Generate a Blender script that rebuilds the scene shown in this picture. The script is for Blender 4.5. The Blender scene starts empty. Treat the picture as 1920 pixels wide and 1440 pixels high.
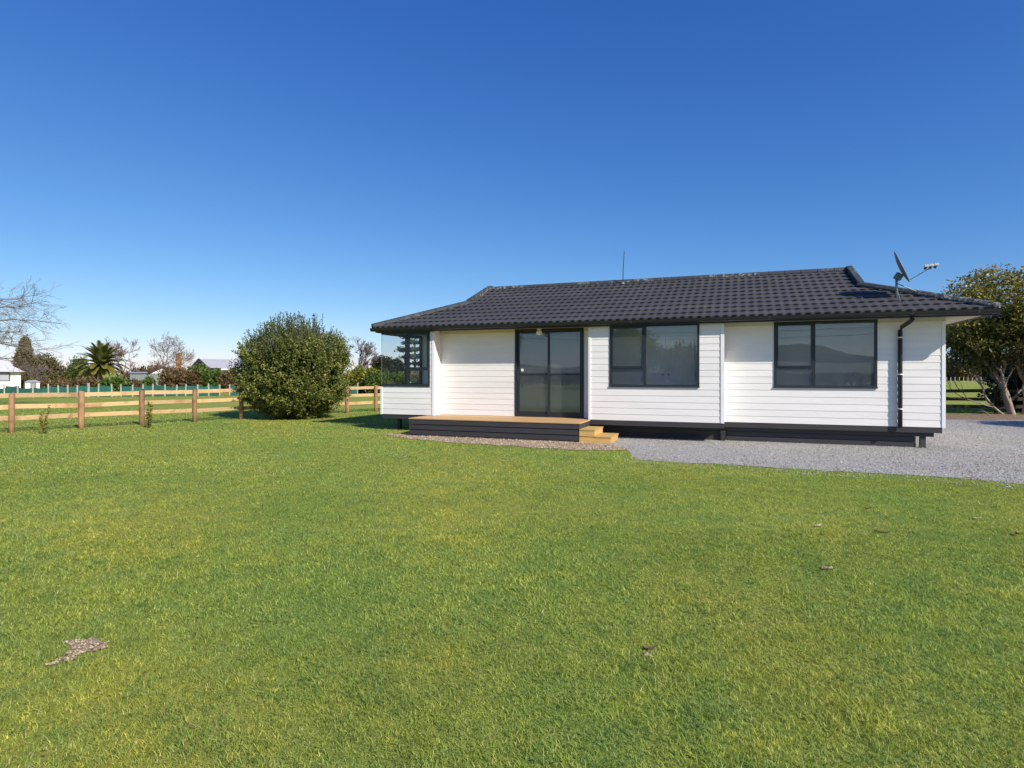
import bpy, bmesh, math, random
import numpy as np
from mathutils import Vector, Matrix
R_ = math.radians
random.seed(7); rng = np.random.default_rng(7)
S = bpy.context.scene
COL = S.collection

# ------------------------------------------------------------------ camera
EYE = 1.70; FPX = 1130.0; HOR = 701.0
TH = math.atan(FPX * 0.000335)            # the facade turns away to the left by this angle
cs, sn = math.cos(TH), math.sin(TH)
cam_d = bpy.data.cameras.new('camera'); cam = bpy.data.objects.new('camera', cam_d); COL.objects.link(cam)
cam.location = (0, 0, EYE); cam.rotation_euler = (R_(90), 0, TH)
cam_d.sensor_width = 36; cam_d.lens = 36 * FPX / 1920; cam_d.shift_y = -(720 - HOR) / 1920
cam_d.clip_start = 0.05; cam_d.clip_end = 9000
S.camera = cam
# ------------------------------------------------------------------ light
SUN = Vector((1.28, -0.70, 1.02)).normalized()
SUN_EL = math.asin(SUN.z); SUN_AZ = math.atan2(SUN.x, SUN.y)
W = bpy.data.worlds.new('World'); S.world = W; W.use_nodes = True
nt = W.node_tree; bg = nt.nodes['Background']
sky = nt.nodes.new('ShaderNodeTexSky'); sky.sky_type = 'NISHITA'; sky.sun_disc = False
sky.sun_elevation = SUN_EL; sky.sun_rotation = SUN_AZ
sky.altitude = 0; sky.air_density = 0.8; sky.dust_density = 0.3; sky.ozone_density = 7.0
# one even colour grade of the whole sky: deeper zenith, paler horizon (per-channel gain and gamma)
SKY_STR = 0.09; EXPO = 1.19
sep = nt.nodes.new('ShaderNodeSeparateColor'); com = nt.nodes.new('ShaderNodeCombineColor'); nt.links.new(sky.outputs[0], sep.inputs[0])
for ch, (pre, gain, gam) in enumerate(((1.0, 1.92, 1.40), (1.0, 1.22, 1.04), (1.18, 0.97, 0.65))):
    a_ = nt.nodes.new('ShaderNodeMath'); a_.operation = 'MULTIPLY'; a_.inputs[1].default_value = SKY_STR*EXPO*pre; nt.links.new(sep.outputs[ch], a_.inputs[0])
    p_ = nt.nodes.new('ShaderNodeMath'); p_.operation = 'POWER'; p_.inputs[1].default_value = gam; nt.links.new(a_.outputs[0], p_.inputs[0])
    g_ = nt.nodes.new('ShaderNodeMath'); g_.operation = 'MULTIPLY'; g_.inputs[1].default_value = gain/(SKY_STR*EXPO); nt.links.new(p_.outputs[0], g_.inputs[0])
    nt.links.new(g_.outputs[0], com.inputs[ch])
nt.links.new(com.outputs[0], bg.inputs[0]); bg.inputs[1].default_value = SKY_STR
sl = bpy.data.lights.new('sun', 'SUN'); so = bpy.data.objects.new('sun', sl); COL.objects.link(so)
sl.energy = 5.0; sl.angle = R_(0.53); sl.color = (1.0, 0.935, 0.83)
so.rotation_euler = (-SUN).to_track_quat('-Z', 'Y').to_euler(); so.location = (20, -15, 20)
vs = S.view_settings; vs.view_transform = 'Standard'; vs.look = 'None'; vs.exposure = 0.25; vs.gamma = 1.0; vs.use_curve_mapping = False
S.cycles.max_bounces = 8; S.cycles.transparent_max_bounces = 16
S.cycles.use_denoising = True

# ------------------------------------------------------------------ placing
def at(px, py, Z):
    Xc = (px - 960) / FPX * Z
    return Vector((Xc * cs - Z * sn, Xc * sn + Z * cs, EYE + (HOR - py) / FPX * Z))
def gnd(px, py):
    v = at(px, py, EYE * FPX / (py - HOR)); v.z = 0; return v
def colx(px, Z):
    v = at(px, HOR, Z); v.z = 0; return v

# ------------------------------------------------------------------ materials
def new_mat(name):
    m = bpy.data.materials.new(name); m.use_nodes = True
    return m, m.node_tree.nodes, m.node_tree.links, m.node_tree.nodes['Principled BSDF']
def tex_noise(N, L, scale, detail=3, rough=0.6, coord='pos', vec_scale=None):
    if coord == 'pos':
        g = N.new('ShaderNodeNewGeometry'); src = g.outputs['Position']
    else:
        g = N.new('ShaderNodeTexCoord'); src = g.outputs['Object']
    if vec_scale:
        mp = N.new('ShaderNodeMapping'); mp.inputs['Scale'].default_value = vec_scale
        L.new(src, mp.inputs['Vector']); src = mp.outputs[0]
    t = N.new('ShaderNodeTexNoise'); t.inputs['Scale'].default_value = scale
    t.inputs['Detail'].default_value = detail; t.inputs['Roughness'].default_value = rough
    L.new(src, t.inputs['Vector']); return t.outputs['Fac']
def ramp(N, L, fac, stops):
    r = N.new('ShaderNodeValToRGB'); e = r.color_ramp.elements
    while len(e) < len(stops): e.new(0.5)
    for i, (p, c) in enumerate(stops):
        e[i].position = p; e[i].color = (c[0], c[1], c[2], 1)
    L.new(fac, r.inputs[0]); return r.outputs[0]
def mixc(N, L, fac, a, b, mode='MIX'):
    m = N.new('ShaderNodeMix'); m.data_type = 'RGBA'; m.blend_type = mode
    if isinstance(fac, float): m.inputs[0].default_value = fac
    else: L.new(fac, m.inputs[0])
    for i, v in ((6, a), (7, b)):
        if isinstance(v, tuple): m.inputs[i].default_value = (v[0], v[1], v[2], 1)
        else: L.new(v, m.inputs[i])
    return m.outputs[2]
def bump(N, L, h, bs, strength=0.3, dist=0.01):
    b = N.new('ShaderNodeBump'); b.inputs['Strength'].default_value = strength; b.inputs['Distance'].default_value = dist
    L.new(h, b.inputs['Height']); L.new(b.outputs[0], bs.inputs['Normal'])
def plain(name, c, rough=0.6, var=0.12, scale=3.0, metal=0.0, bscale=None, bstr=0.2, bdist=0.003, vs=None, spec=0.5):
    m, N, L, bs = new_mat(name)
    f = tex_noise(N, L, scale, 5, 0.65, vec_scale=vs)
    col = ramp(N, L, f, [(0.25, tuple(x * (1 - var) for x in c)), (0.75, tuple(min(1, x * (1 + var)) for x in c))])
    L.new(col, bs.inputs['Base Color']); bs.inputs['Roughness'].default_value = rough; bs.inputs['Metallic'].default_value = metal
    bs.inputs['Specular IOR Level'].default_value = spec
    if bscale: bump(N, L, tex_noise(N, L, bscale, 4, 0.7), bs, bstr, bdist)
    return m
def wood(name, c1, c2, rough=0.7, ax=(1, 12, 12), scale=2.5, c3=None):
    m, N, L, bs = new_mat(name)
    f = tex_noise(N, L, scale, 6, 0.7, vec_scale=ax)
    col = ramp(N, L, f, [(0.3, c1), (0.7, c2)])
    if c3:
        k = tex_noise(N, L, 2.2, 3, 0.6)
        kk = ramp(N, L, k, [(0.5, (0, 0, 0)), (0.68, (1, 1, 1))])
        col = mixc(N, L, kk, col, c3)
    oi = N.new('ShaderNodeObjectInfo')
    v = ramp(N, L, oi.outputs['Random'], [(0.0, (0.78, 0.78, 0.78)), (1.0, (1.12, 1.1, 1.08))])
    col = mixc(N, L, 1.0, col, v, 'MULTIPLY')
    L.new(col, bs.inputs['Base Color']); bs.inputs['Roughness'].default_value = rough
    bump(N, L, f, bs, 0.25, 0.004)
    return m
def leafmat(name, stops, transl=0.35, rough=0.5, patch=None, spec=0.3):
    """foliage: colour picked per leaf from the attribute rnd, light also passes through"""
    m, N, L, bs = new_mat(name)
    a = N.new('ShaderNodeAttribute'); a.attribute_name = 'rnd'
    col = ramp(N, L, a.outputs['Fac'], stops)
    for sc_, lo_, hi_, c1, c2 in (patch or ()):
        f = tex_noise(N, L, sc_, 4, 0.65)
        col = mixc(N, L, 1.0, col, ramp(N, L, f, [(lo_, c1), (hi_, c2)]), 'MULTIPLY')
    L.new(col, bs.inputs['Base Color']); bs.inputs['Roughness'].default_value = rough
    bs.inputs['Specular IOR Level'].default_value = spec
    t = N.new('ShaderNodeBsdfTranslucent'); L.new(col, t.inputs['Color'])
    mx = N.new('ShaderNodeMixShader'); mx.inputs[0].default_value = transl
    L.new(bs.outputs[0], mx.inputs[1]); L.new(t.outputs[0], mx.inputs[2])
    L.new(mx.outputs[0], N['Material Output'].inputs['Surface'])
    return m
def glassmat(name, tint=(0.9, 0.94, 0.95), base=0.10, gain=1.0, bright_film=0):
    m, N, L, bs = new_mat(name)
    N.remove(bs)
    tr = N.new('ShaderNodeBsdfTransparent'); tr.inputs[0].default_value = (*tint, 1)
    gl = N.new('ShaderNodeBsdfGlossy'); gl.inputs['Roughness'].default_value = 0.0; gl.inputs[0].default_value = (1, 1, 1, 1)
    fr = N.new('ShaderNodeFresnel'); fr.inputs['IOR'].default_value = 1.5
    ma = N.new('ShaderNodeMath'); ma.operation = 'MULTIPLY_ADD'; ma.use_clamp = True
    ma.inputs[1].default_value = gain; ma.inputs[2].default_value = base
    L.new(fr.outputs[0], ma.inputs[0])
    f = tex_noise(N, L, 1.3, 2, 0.5); b = N.new('ShaderNodeBump'); b.inputs['Strength'].default_value = 0.03; b.inputs['Distance'].default_value = 0.02
    L.new(f, b.inputs['Height']); L.new(b.outputs[0], gl.inputs['Normal'])
    mx = N.new('ShaderNodeMixShader'); L.new(ma.outputs[0], mx.inputs[0]); L.new(tr.outputs[0], mx.inputs[1]); L.new(gl.outputs[0], mx.inputs[2])
    if bright_film:  # pale diffuse film added to brighten the panes
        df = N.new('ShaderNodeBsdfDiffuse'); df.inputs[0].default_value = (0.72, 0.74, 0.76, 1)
        nf = tex_noise(N, L, 3.0, 5, 0.7); rf = ramp(N, L, nf, [(0.3, (bright_film*0.7,)*3), (0.7, (bright_film*1.3,)*3)])
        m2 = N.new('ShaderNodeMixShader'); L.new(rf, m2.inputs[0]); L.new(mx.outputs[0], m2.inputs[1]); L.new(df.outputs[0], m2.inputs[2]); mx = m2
    L.new(mx.outputs[0], N['Material Output'].inputs['Surface'])
    return m

M = {}
def board_mat():
    m, N, L, bs = new_mat('white_weatherboard')
    f = tex_noise(N, L, 1.2, 5, 0.7, vec_scale=(0.6, 0.6, 3))
    col = ramp(N, L, f, [(0.3, (0.765, 0.735, 0.70)), (0.7, (0.835, 0.805, 0.77))])
    oi = N.new('ShaderNodeObjectInfo')
    v = ramp(N, L, oi.outputs['Random'], [(0, (0.96, 0.96, 0.965)), (1, (1.0, 1.0, 1.0))])
    L.new(mixc(N, L, 1.0, col, v, 'MULTIPLY'), bs.inputs['Base Color']); bs.inputs['Roughness'].default_value = 0.45
    bump(N, L, tex_noise(N, L, 2.0, 2, 0.5, vec_scale=(1, 1, 5)), bs, 0.4, 0.009)
    return m
M['board'] = board_mat()
M['trim'] = plain('white_trim', (0.78, 0.775, 0.76), 0.45, 0.03)
M['cream'] = plain('cream_soffit', (0.47, 0.44, 0.33), 0.6, 0.03)
M['char'] = wood('charcoal_stain', (0.030, 0.029, 0.032), (0.048, 0.046, 0.051), 0.6, (1, 14, 14), 2.0)
M['frame'] = plain('dark_aluminium', (0.020, 0.024, 0.030), 0.38, 0.1)
M['gutter'] = plain('black_gutter', (0.014, 0.015, 0.016), 0.35, 0.2, 5)
M['glass'] = glassmat('window_glass', (0.985, 0.99, 0.99), base=0.035, gain=1.0, bright_film=0.045)
M['glass_bay'] = glassmat('corner_glass', (0.985, 0.995, 0.995), base=0.0, gain=0.3)
M['inner'] = plain('interior_paint', (0.82, 0.82, 0.82), 0.7, 0.03)
M['door_inner'] = plain('wardrobe_paint', (0.85, 0.85, 0.84), 0.5, 0.03)
M['carpet'] = plain('grey_carpet', (0.38, 0.36, 0.34), 0.95, 0.15, 8)
M['knob'] = plain('black_knob', (0.012, 0.012, 0.012), 0.3)
M['white_pl'] = plain('white_plastic', (0.8, 0.8, 0.78), 0.4, 0.03)
M['globe'] = plain('opal_globe', (0.72, 0.70, 0.62), 0.25, 0.03)
def tile_mat():
    m, N, L, bs = new_mat('charcoal_chip_tile')
    f = tex_noise(N, L, 60, 3, 0.7); g = tex_noise(N, L, 0.9, 4, 0.6)
    col = ramp(N, L, f, [(0.3, (0.031, 0.030, 0.032)), (0.7, (0.071, 0.069, 0.072))])
    col = mixc(N, L, ramp(N, L, g, [(0.5, (0, 0, 0)), (0.8, (0.35, 0.35, 0.35))]), col, (0.082, 0.080, 0.076))
    oi = N.new('ShaderNodeObjectInfo')
    v = ramp(N, L, oi.outputs['Random'], [(0, (0.86, 0.86, 0.87)), (1, (1.12, 1.12, 1.12))])
    L.new(mixc(N, L, 1.0, col, v, 'MULTIPLY'), bs.inputs['Base Color'])
    bs.inputs['Roughness'].default_value = 0.75; bump(N, L, f, bs, 0.4, 0.003)
    return m
M['tile'] = tile_mat()
def cap_mat():
    m, N, L, bs = new_mat('ridge_cap')
    f = tex_noise(N, L, 9, 5, 0.75)
    g = tex_noise(N, L, 0.7, 2, 0.5)
    lich = ramp(N, L, f, [(0.52, (0, 0, 0)), (0.60, (1, 1, 1))])
    gm = ramp(N, L, g, [(0.45, (0, 0, 0)), (0.6, (0.8, 0.8, 0.8))])
    k = mixc(N, L, 1.0, lich, gm, 'MULTIPLY')
    L.new(mixc(N, L, k, (0.042, 0.045, 0.048), (0.34, 0.33, 0.29)), bs.inputs['Base Color'])
    bs.inputs['Roughness'].default_value = 0.6
    return m
M['cap'] = cap_mat()
M['deck'] = wood('new_pine_decking', (0.46, 0.27, 0.115), (0.62, 0.40, 0.19), 0.65, (1.0, 14, 14), 2.0)
M['pine'] = wood('new_pine', (0.50, 0.30, 0.09), (0.66, 0.43, 0.15), 0.65, (1.5, 10, 10), 2.0)
M['rail'] = wood('fence_rail_pine', (0.47, 0.30, 0.145), (0.64, 0.445, 0.23), 0.8, (2, 2, 10), 2.0, (0.36, 0.20, 0.09))
M['post'] = wood('fence_post_pine', (0.28, 0.155, 0.075), (0.40, 0.235, 0.12), 0.85, (9, 9, 1.2), 2.5, (0.19, 0.11, 0.06))
M['shaded_rail'] = wood('shaded_stained_rail', (0.020, 0.015, 0.010), (0.045, 0.033, 0.022), 0.85, (2, 2, 10), 2.0)  # dark stain with the tree's shade put into the colour
M['stake'] = plain('white_stake', (0.44, 0.42, 0.36), 0.8, 0.25, 3)
M['mesh'] = plain('green_shade_cloth', (0.010, 0.095, 0.075), 0.85, 0.5, 0.35)
M['steel'] = plain('galvanised_steel', (0.26, 0.29, 0.29), 0.4, 0.15, 20, 0.4)
M['dish'] = plain('dish_grey', (0.19, 0.22, 0.22), 0.45, 0.1, 8)
M['lnb'] = plain('lnb_cream', (0.55, 0.53, 0.46), 0.45, 0.05)
M['mast'] = plain('dark_mast', (0.06, 0.065, 0.07), 0.4, 0.1, 8, 0.5)

# ------------------------------------------------------------------ building blocks
class MB:
    def __init__(s): s.v = []; s.f = []
    def add(s, vs_, fs_):
        o = len(s.v); s.v += [tuple(v) for v in vs_]; s.f += [tuple(i + o for i in f) for f in fs_]; return s
    def box(s, x0, x1, y0, y1, z0, z1):
        return s.add([(x0,y0,z0),(x1,y0,z0),(x1,y1,z0),(x0,y1,z0),(x0,y0,z1),(x1,y0,z1),(x1,y1,z1),(x0,y1,z1)],
                     [(3,2,1,0),(4,5,6,7),(0,1,5,4),(1,2,6,5),(2,3,7,6),(3,0,4,7)])
    def obox(s, a, b, w, h, up=Vector((0,0,1))):
        """bar from a to b, w across, h along up"""
        a = Vector(a); b = Vector(b); d = (b - a).normalized(); sd = d.cross(up)
        if sd.length < 1e-6: sd = Vector((1,0,0))
        sd.normalize(); u = sd.cross(d).normalized(); vs_ = []
        for p in (a, b):
            for i, j in ((-1,-1),(1,-1),(1,1),(-1,1)): vs_.append(p + sd * (w/2*i) + u * (h/2*j))
        return s.add(vs_, [(0,1,2,3),(7,6,5,4),(0,4,5,1),(1,5,6,2),(2,6,7,3),(3,7,4,0)])
    def tube(s, pts, rad, n=8, cap=True):
        pts = [Vector(p) for p in pts]; k = len(pts)
        rad = [rad] * k if isinstance(rad, (int, float)) else rad
        vs_ = []; fs_ = []
        for i, p in enumerate(pts):
            d = (pts[min(i+1, k-1)] - pts[max(i-1, 0)]).normalized()
            a = d.orthogonal() if abs(d.z) > 0.95 else d.cross(Vector((0,0,1)))
            a.normalize(); b = d.cross(a)
            if i == 0: a0 = a
            for j in range(n):
                t = 2*math.pi*j/n; vs_.append(p + (a*math.cos(t) + b*math.sin(t)) * rad[i])
        for i in range(k-1):
            for j in range(n):
                j2 = (j+1) % n; fs_.append((i*n+j, i*n+j2, (i+1)*n+j2, (i+1)*n+j))
        if cap: fs_.append(tuple(reversed(range(n)))); fs_.append(tuple((k-1)*n+j for j in range(n)))
        return s.add(vs_, fs_)
    def lathe(s, c, prof, n=20):
        c = Vector(c); vs_ = []; fs_ = []
        for r, z in prof:
            for j in range(n):
                t = 2*math.pi*j/n; vs_.append(c + Vector((r*math.cos(t), r*math.sin(t), z)))
        for i in range(len(prof)-1):
            for j in range(n):
                j2 = (j+1) % n; fs_.append((i*n+j, i*n+j2, (i+1)*n+j2, (i+1)*n+j))
        fs_.append(tuple(reversed(range(n)))); fs_.append(tuple((len(prof)-1)*n+j for j in range(n)))
        return s.add(vs_, fs_)
WLOC = {}
def attach(o, parent, loc):
    WLOC[o.name] = Vector(loc); o.location = loc
    if parent is not None:
        o.parent = parent; o.matrix_parent_inverse = Matrix.Translation(-WLOC[parent.name])
def tag(o, label=None, cat=None, group=None, kind=None):
    if label: o['label'] = label
    if cat: o['category'] = cat
    if group: o['group'] = group
    if kind: o['kind'] = kind
    return o
def thing(name, loc, label, cat, group=None):
    o = bpy.data.objects.new(name, None); COL.objects.link(o); o.empty_display_size = 0.2
    attach(o, None, loc); return tag(o, label, cat, group)
def link_mesh(name, me, mat, parent, loc, smooth=False):
    o = bpy.data.objects.new(name, me); COL.objects.link(o)
    if mat is not None and not me.materials: me.materials.append(mat)
    if smooth: me.shade_smooth()
    attach(o, parent, loc); return o
def put(name, mb, mat, parent=None, smooth=False, bevel=0):
    v = np.array([tuple(p) for p in mb.v], dtype=float)
    c = Vector(((v[:,0].min()+v[:,0].max())/2, (v[:,1].min()+v[:,1].max())/2, v[:,2].min()))
    me = bpy.data.meshes.new(name); me.from_pydata((v - np.array(c)).tolist(), [], mb.f); me.update()
    o = link_mesh(name, me, mat, parent, c, smooth)
    if bevel:
        b = o.modifiers.new('bevel', 'BEVEL'); b.width = bevel; b.segments = 1; b.limit_method = 'ANGLE'
    return o
def copyo(o, parent, loc):
    c = o.copy(); COL.objects.link(c); c.parent = None; attach(c, parent, loc); return c
def np_mesh(name, verts, faces, mat, parent=None, rnd=None, origin=None, smooth=False):
    """verts (n,3); faces (m,k) all of one size; rnd per vertex"""
    verts = np.asarray(verts, np.float32); faces = np.asarray(faces, np.int32)
    if origin is None:
        origin = Vector(((verts[:,0].min()+verts[:,0].max())/2, (verts[:,1].min()+verts[:,1].max())/2, verts[:,2].min()))
    verts = verts - np.array(origin, np.float32)
    me = bpy.data.meshes.new(name); n, k = faces.shape
    me.vertices.add(len(verts)); me.vertices.foreach_set('co', verts.ravel())
    me.loops.add(n*k); me.loops.foreach_set('vertex_index', faces.ravel())
    me.polygons.add(n); me.polygons.foreach_set('loop_start', np.arange(0, n*k, k, dtype=np.int32))
    me.update(calc_edges=True)
    if rnd is not None:
        a = me.attributes.new('rnd', 'FLOAT', 'POINT'); a.data.foreach_set('value', np.asarray(rnd, np.float32))
    return link_mesh(name, me, mat, parent, origin, smooth)

def in_poly(X, Y, poly):
    inside = np.zeros(X.shape, bool); n = len(poly); j = n-1
    for i in range(n):
        xi, yi = poly[i]; xj, yj = poly[j]
        c = ((yi > Y) != (yj > Y)) & (X < (xj-xi)*(Y-yi)/((yj-yi) + 1e-12) + xi)
        inside ^= c; j = i
    return inside
def wobble_poly(pts, amp, step, seed):
    r = random.Random(seed); out = []
    for i in range(len(pts)):
        a = Vector((pts[i][0], pts[i][1])); b = Vector((pts[(i+1) % len(pts)][0], pts[(i+1) % len(pts)][1]))
        n = max(1, int((b-a).length / step))
        for k in range(n):
            p = a.lerp(b, k/n); out.append((p.x + r.uniform(-amp, amp), p.y + r.uniform(-amp, amp)))
    return out

# ================================================================== ground
def grass_ground_mat():
    m, N, L, bs = new_mat('lawn_ground')
    f1 = tex_noise(N, L, 0.35, 4, 0.6); f2 = tex_noise(N, L, 14, 5, 0.75); f3 = tex_noise(N, L, 90, 3, 0.8)
    a = ramp(N, L, f2, [(0.25, (0.132, 0.170, 0.033)), (0.5, (0.225, 0.262, 0.058)), (0.75, (0.33, 0.348, 0.098))])
    p = ramp(N, L, f1, [(0.38, (0.78, 0.94, 0.80)), (0.62, (1.22, 1.06, 0.98))])
    c = mixc(N, L, 1.0, a, p, 'MULTIPLY')
    d = ramp(N, L, f3, [(0.3, (0.7, 0.7, 0.7)), (0.7, (1.5, 1.45, 1.4))])
    L.new(mixc(N, L, 1.0, c, d, 'MULTIPLY'), bs.inputs['Base Color']); bs.inputs['Roughness'].default_value = 0.9
    bs.inputs['Specular IOR Level'].default_value = 0.1
    bump(N, L, f3, bs, 0.6, 0.03); return m
M['ground'] = grass_ground_mat()
def gravel_mat():
    m, N, L, bs = new_mat('grey_gravel')
    g = N.new('ShaderNodeNewGeometry'); v = N.new('ShaderNodeTexVoronoi'); v.inputs['Scale'].default_value = 38
    L.new(g.outputs['Position'], v.inputs['Vector'])
    w = N.new('ShaderNodeSeparateColor'); L.new(v.outputs['Color'], w.inputs[0])
    c = ramp(N, L, w.outputs[0], [(0.0, (0.22, 0.212, 0.20)), (0.5, (0.34, 0.325, 0.308)), (1.0, (0.52, 0.495, 0.465))])
    f = tex_noise(N, L, 0.8, 5, 0.65)
    c = mixc(N, L, ramp(N, L, f, [(0.45, (0, 0, 0)), (0.7, (0.6, 0.6, 0.6))]), c, (0.30, 0.265, 0.215))
    L.new(c, bs.inputs['Base Color']); bs.inputs['Roughness'].default_value = 0.9
    bump(N, L, v.outputs['Distance'], bs, 0.8, -0.02); return m
M['gravel'] = gravel_mat()
def stone_mat(name, stops):
    m, N, L, bs = new_mat(name)
    a = N.new('ShaderNodeAttribute'); a.attribute_name = 'rnd'
    L.new(ramp(N, L, a.outputs['Fac'], stops), bs.inputs['Base Color']); bs.inputs['Roughness'].default_value = 0.9
    return m
M['stones'] = stone_mat('gravel_stones', [(0, (0.18, 0.172, 0.163)), (0.5, (0.35, 0.333, 0.312)), (0.85, (0.47, 0.447, 0.42)), (1, (0.62, 0.585, 0.54))])
M['chips'] = stone_mat('bark_chips', [(0, (0.14, 0.09, 0.055)), (0.5, (0.41, 0.30, 0.205)), (1, (0.60, 0.49, 0.37))])
M['soil'] = plain('dry_soil', (0.35, 0.255, 0.175), 0.95, 0.35, 16, bscale=60, bstr=0.7, bdist=0.02)
M['litter'] = plain('leaf_litter', (0.22, 0.145, 0.09), 0.95, 0.5, 9, bscale=40, bstr=0.7, bdist=0.03)

gm = MB()
n = 60; ring = [(3000*math.cos(2*math.pi*i/n), 3000*math.sin(2*math.pi*i/n), 0) for i in range(n)]
gm.add(ring, [tuple(range(n))])
tag(put('ground', gm, M['ground']), kind='structure')

GRAVEL = [gnd(x, y) for x, y in ((1140,838),(1172,842),(1186,850),(1190,862),(1250,866.5),(1330,870),(1400,874),(1500,880),(1600,886),(1700,892),(1800,898),(1920,908),(2150,926))]
GRAVEL = [(p.x, p.y) for p in GRAVEL] + [(16, 9.0), (22, 16)] + [tuple(gnd(x, y)[:2]) for x, y in ((2150,789),(1920,786.5),(1850,786),(1775,785),(1600,785))] + [(-3.3, 21.0), (-3.3, 15.6)]
GRAVEL = wobble_poly(GRAVEL, 0.06, 0.35, 3)
BARK = [tuple(gnd(x, y)[:2]) for x, y in ((712,815),(726,817),(760,822.5),(850,830.5),(930,836),(1000,840),(1090,845),(1140,844.5),(1168,843),(1178,841))] + [(-3.0, 14.4), (-3.4, 15.4), (-8.3, 15.6), (-8.9, 14.9)]
BARK = wobble_poly(BARK, 0.085, 0.22, 5)
def sheet(name, poly, z, mat):
    m = MB(); m.add([(x, y, z) for x, y in poly], [tuple(range(len(poly)))]); o = put(name, m, mat)
    bm = bmesh.new(); bm.from_mesh(o.data); bmesh.ops.triangulate(bm, faces=bm.faces)
    for f in bm.faces:
        if f.normal.z < 0: f.normal_flip()
    bm.to_mesh(o.data); bm.free(); return tag(o, kind='structure')
sheet('gravel_yard', GRAVEL, 0.008, M['gravel'])
sheet('bark_bed', BARK, 0.012, M['soil'])
LIT = [tuple(gnd(x, y)[:2]) for x, y in ((1745,787),(1850,787.5),(1990,788),(2140,786),(2140,775),(1900,776),(1745,778))]
LIT = wobble_poly(LIT, 0.12, 0.5, 9)
sheet('leaf_litter_verge', LIT, 0.014, M['litter'])
SOILS = []
def soil_patch(px, py, rx, ry, ang, seed):
    c = gnd(px, py); r = random.Random(seed); poly = []
    for i in range(26):
        t = 2*math.pi*i/26; k = r.uniform(0.62, 1.15)
        x, y = rx*k*math.cos(t), ry*k*math.sin(t)
        poly.append((c.x + x*math.cos(ang) - y*math.sin(ang), c.y + x*math.sin(ang) + y*math.cos(ang)))
    SOILS.append(poly); return sheet('bare_soil', poly, 0.010, M['soil'])
for _k, (_x, _y, _a, _b, _t) in enumerate(((166, 1209, 0.095, 0.085, 0.4), (186, 1214, 0.06, 0.07, 0.9), (148, 1224, 0.09, 0.05, 0.8), (124, 1238, 0.06, 0.03, 0.6), (138, 1206, 0.05, 0.04, 0.3), (100, 1247, 0.04, 0.02, 0.7))):
    soil_patch(_x, _y, _a, _b, _t, 30+_k)
soil_patch(1213, 1231, 0.028, 0.02, 0.2, 4)
soil_patch(1551, 1066, 0.05, 0.03, 0.3, 6)

# ================================================================== house
YM, YD = 15.655, 16.105
XB0, XB1, XM0, XM1, XR1 = -10.14, -8.375, -3.73, -0.39, 4.285
ZB, BH, NB = 0.49, 0.1627, 15
ZS = 2.97; ZW = ZB + BH*NB
SILL = 1.37; YBACK = 22.70; XL = -9.69; YBAY = 18.05
H = thing('house', (-3, 19, 0), 'long single-storey white weatherboard house with a dark hipped tile roof and charcoal windows', 'house')

def profile(a, b, nrm, prof):
    """extrude profile [(out,z)..] from a to b (2d points), closed"""
    mb = MB(); k = len(prof); vs_ = []
    for p in (a, b):
        for o_, z in prof: vs_.append((p[0] + nrm[0]*o_, p[1] + nrm[1]*o_, z))
    fs_ = [(i, (i+1) % k, k+(i+1) % k, k+i) for i in range(k)] + [tuple(reversed(range(k))), tuple(range(k, 2*k))]
    mb.add(vs_, fs_); return mb
BOARDS = {}
def board(parent, a, b, nrm, z0, h):
    L_ = math.hypot(b[0]-a[0], b[1]-a[1]); key = (round(L_, 3), nrm, round(h, 4))
    mid = Vector(((a[0]+b[0])/2, (a[1]+b[1])/2, z0))
    if key not in BOARDS:
        bo = 0.017; to = bo - 0.011*h/BH
        prof = [(0.0, 0.004), (bo-0.004, 0.0), (bo, 0.004), (bo-0.001, 0.014), (to+0.003, h-0.006), (to, h), (0.0, h)]
        d = ((b[0]-a[0])/2, (b[1]-a[1])/2)
        mb = profile((-d[0], -d[1]), d, nrm, prof)
        me = bpy.data.meshes.new('weatherboard'); me.from_pydata(mb.v, [], mb.f)
        bm = bmesh.new(); bm.from_mesh(me); bmesh.ops.recalc_face_normals(bm, faces=bm.faces); bm.to_mesh(me); bm.free()
        BOARDS[key] = me
    return link_mesh('weatherboard', BOARDS[key], M['board'], parent, mid)
def clad(parent, a, b, nrm, gaps=(), zb=ZB, rows=NB):
    """gaps: (t0,t1,zlo,zhi) openings measured along a->b"""
    L_ = math.hypot(b[0]-a[0], b[1]-a[1]); u = ((b[0]-a[0])/L_, (b[1]-a[1])/L_)
    pt = lambda t: (a[0]+u[0]*t, a[1]+u[1]*t)
    for i in range(rows):
        z0 = zb + i*BH; z1 = z0 + BH; spans = [(0, L_, z0, BH)]
        for t0, t1, zl, zh in gaps:
            if zl < z1 - 0.005:
                ns = []
                for s0, s1, zz, hh in spans:
                    if hh < BH: ns.append((s0, s1, zz, hh)); continue
                    if t0 > s0 + 0.01: ns.append((s0, t0, zz, hh))
                    if zl > z0 + 0.02: ns.append((t0, t1, zz, zl - z0))
                    if t1 < s1 - 0.01: ns.append((t1, s1, zz, hh))
                spans = ns
        for s0, s1, zz, hh in spans: board(parent, pt(s0), pt(s1), nrm, zz, hh)
F = (0, -1); RT = (1, 0); LF = (-1, 0); BK = (0, 1)
T = 0.09
def wall(boxes):
    m = MB()
    for b in boxes: m.box(*b)
    return put('wall', m, M['inner'], H)
WM = (-3.19, -0.945)     # middle window
WR = (0.775, 2.978)      # right window
WD = (-6.0, -3.99)       # sliding door
WBAY = -8.49             # right edge of the corner window
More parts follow.
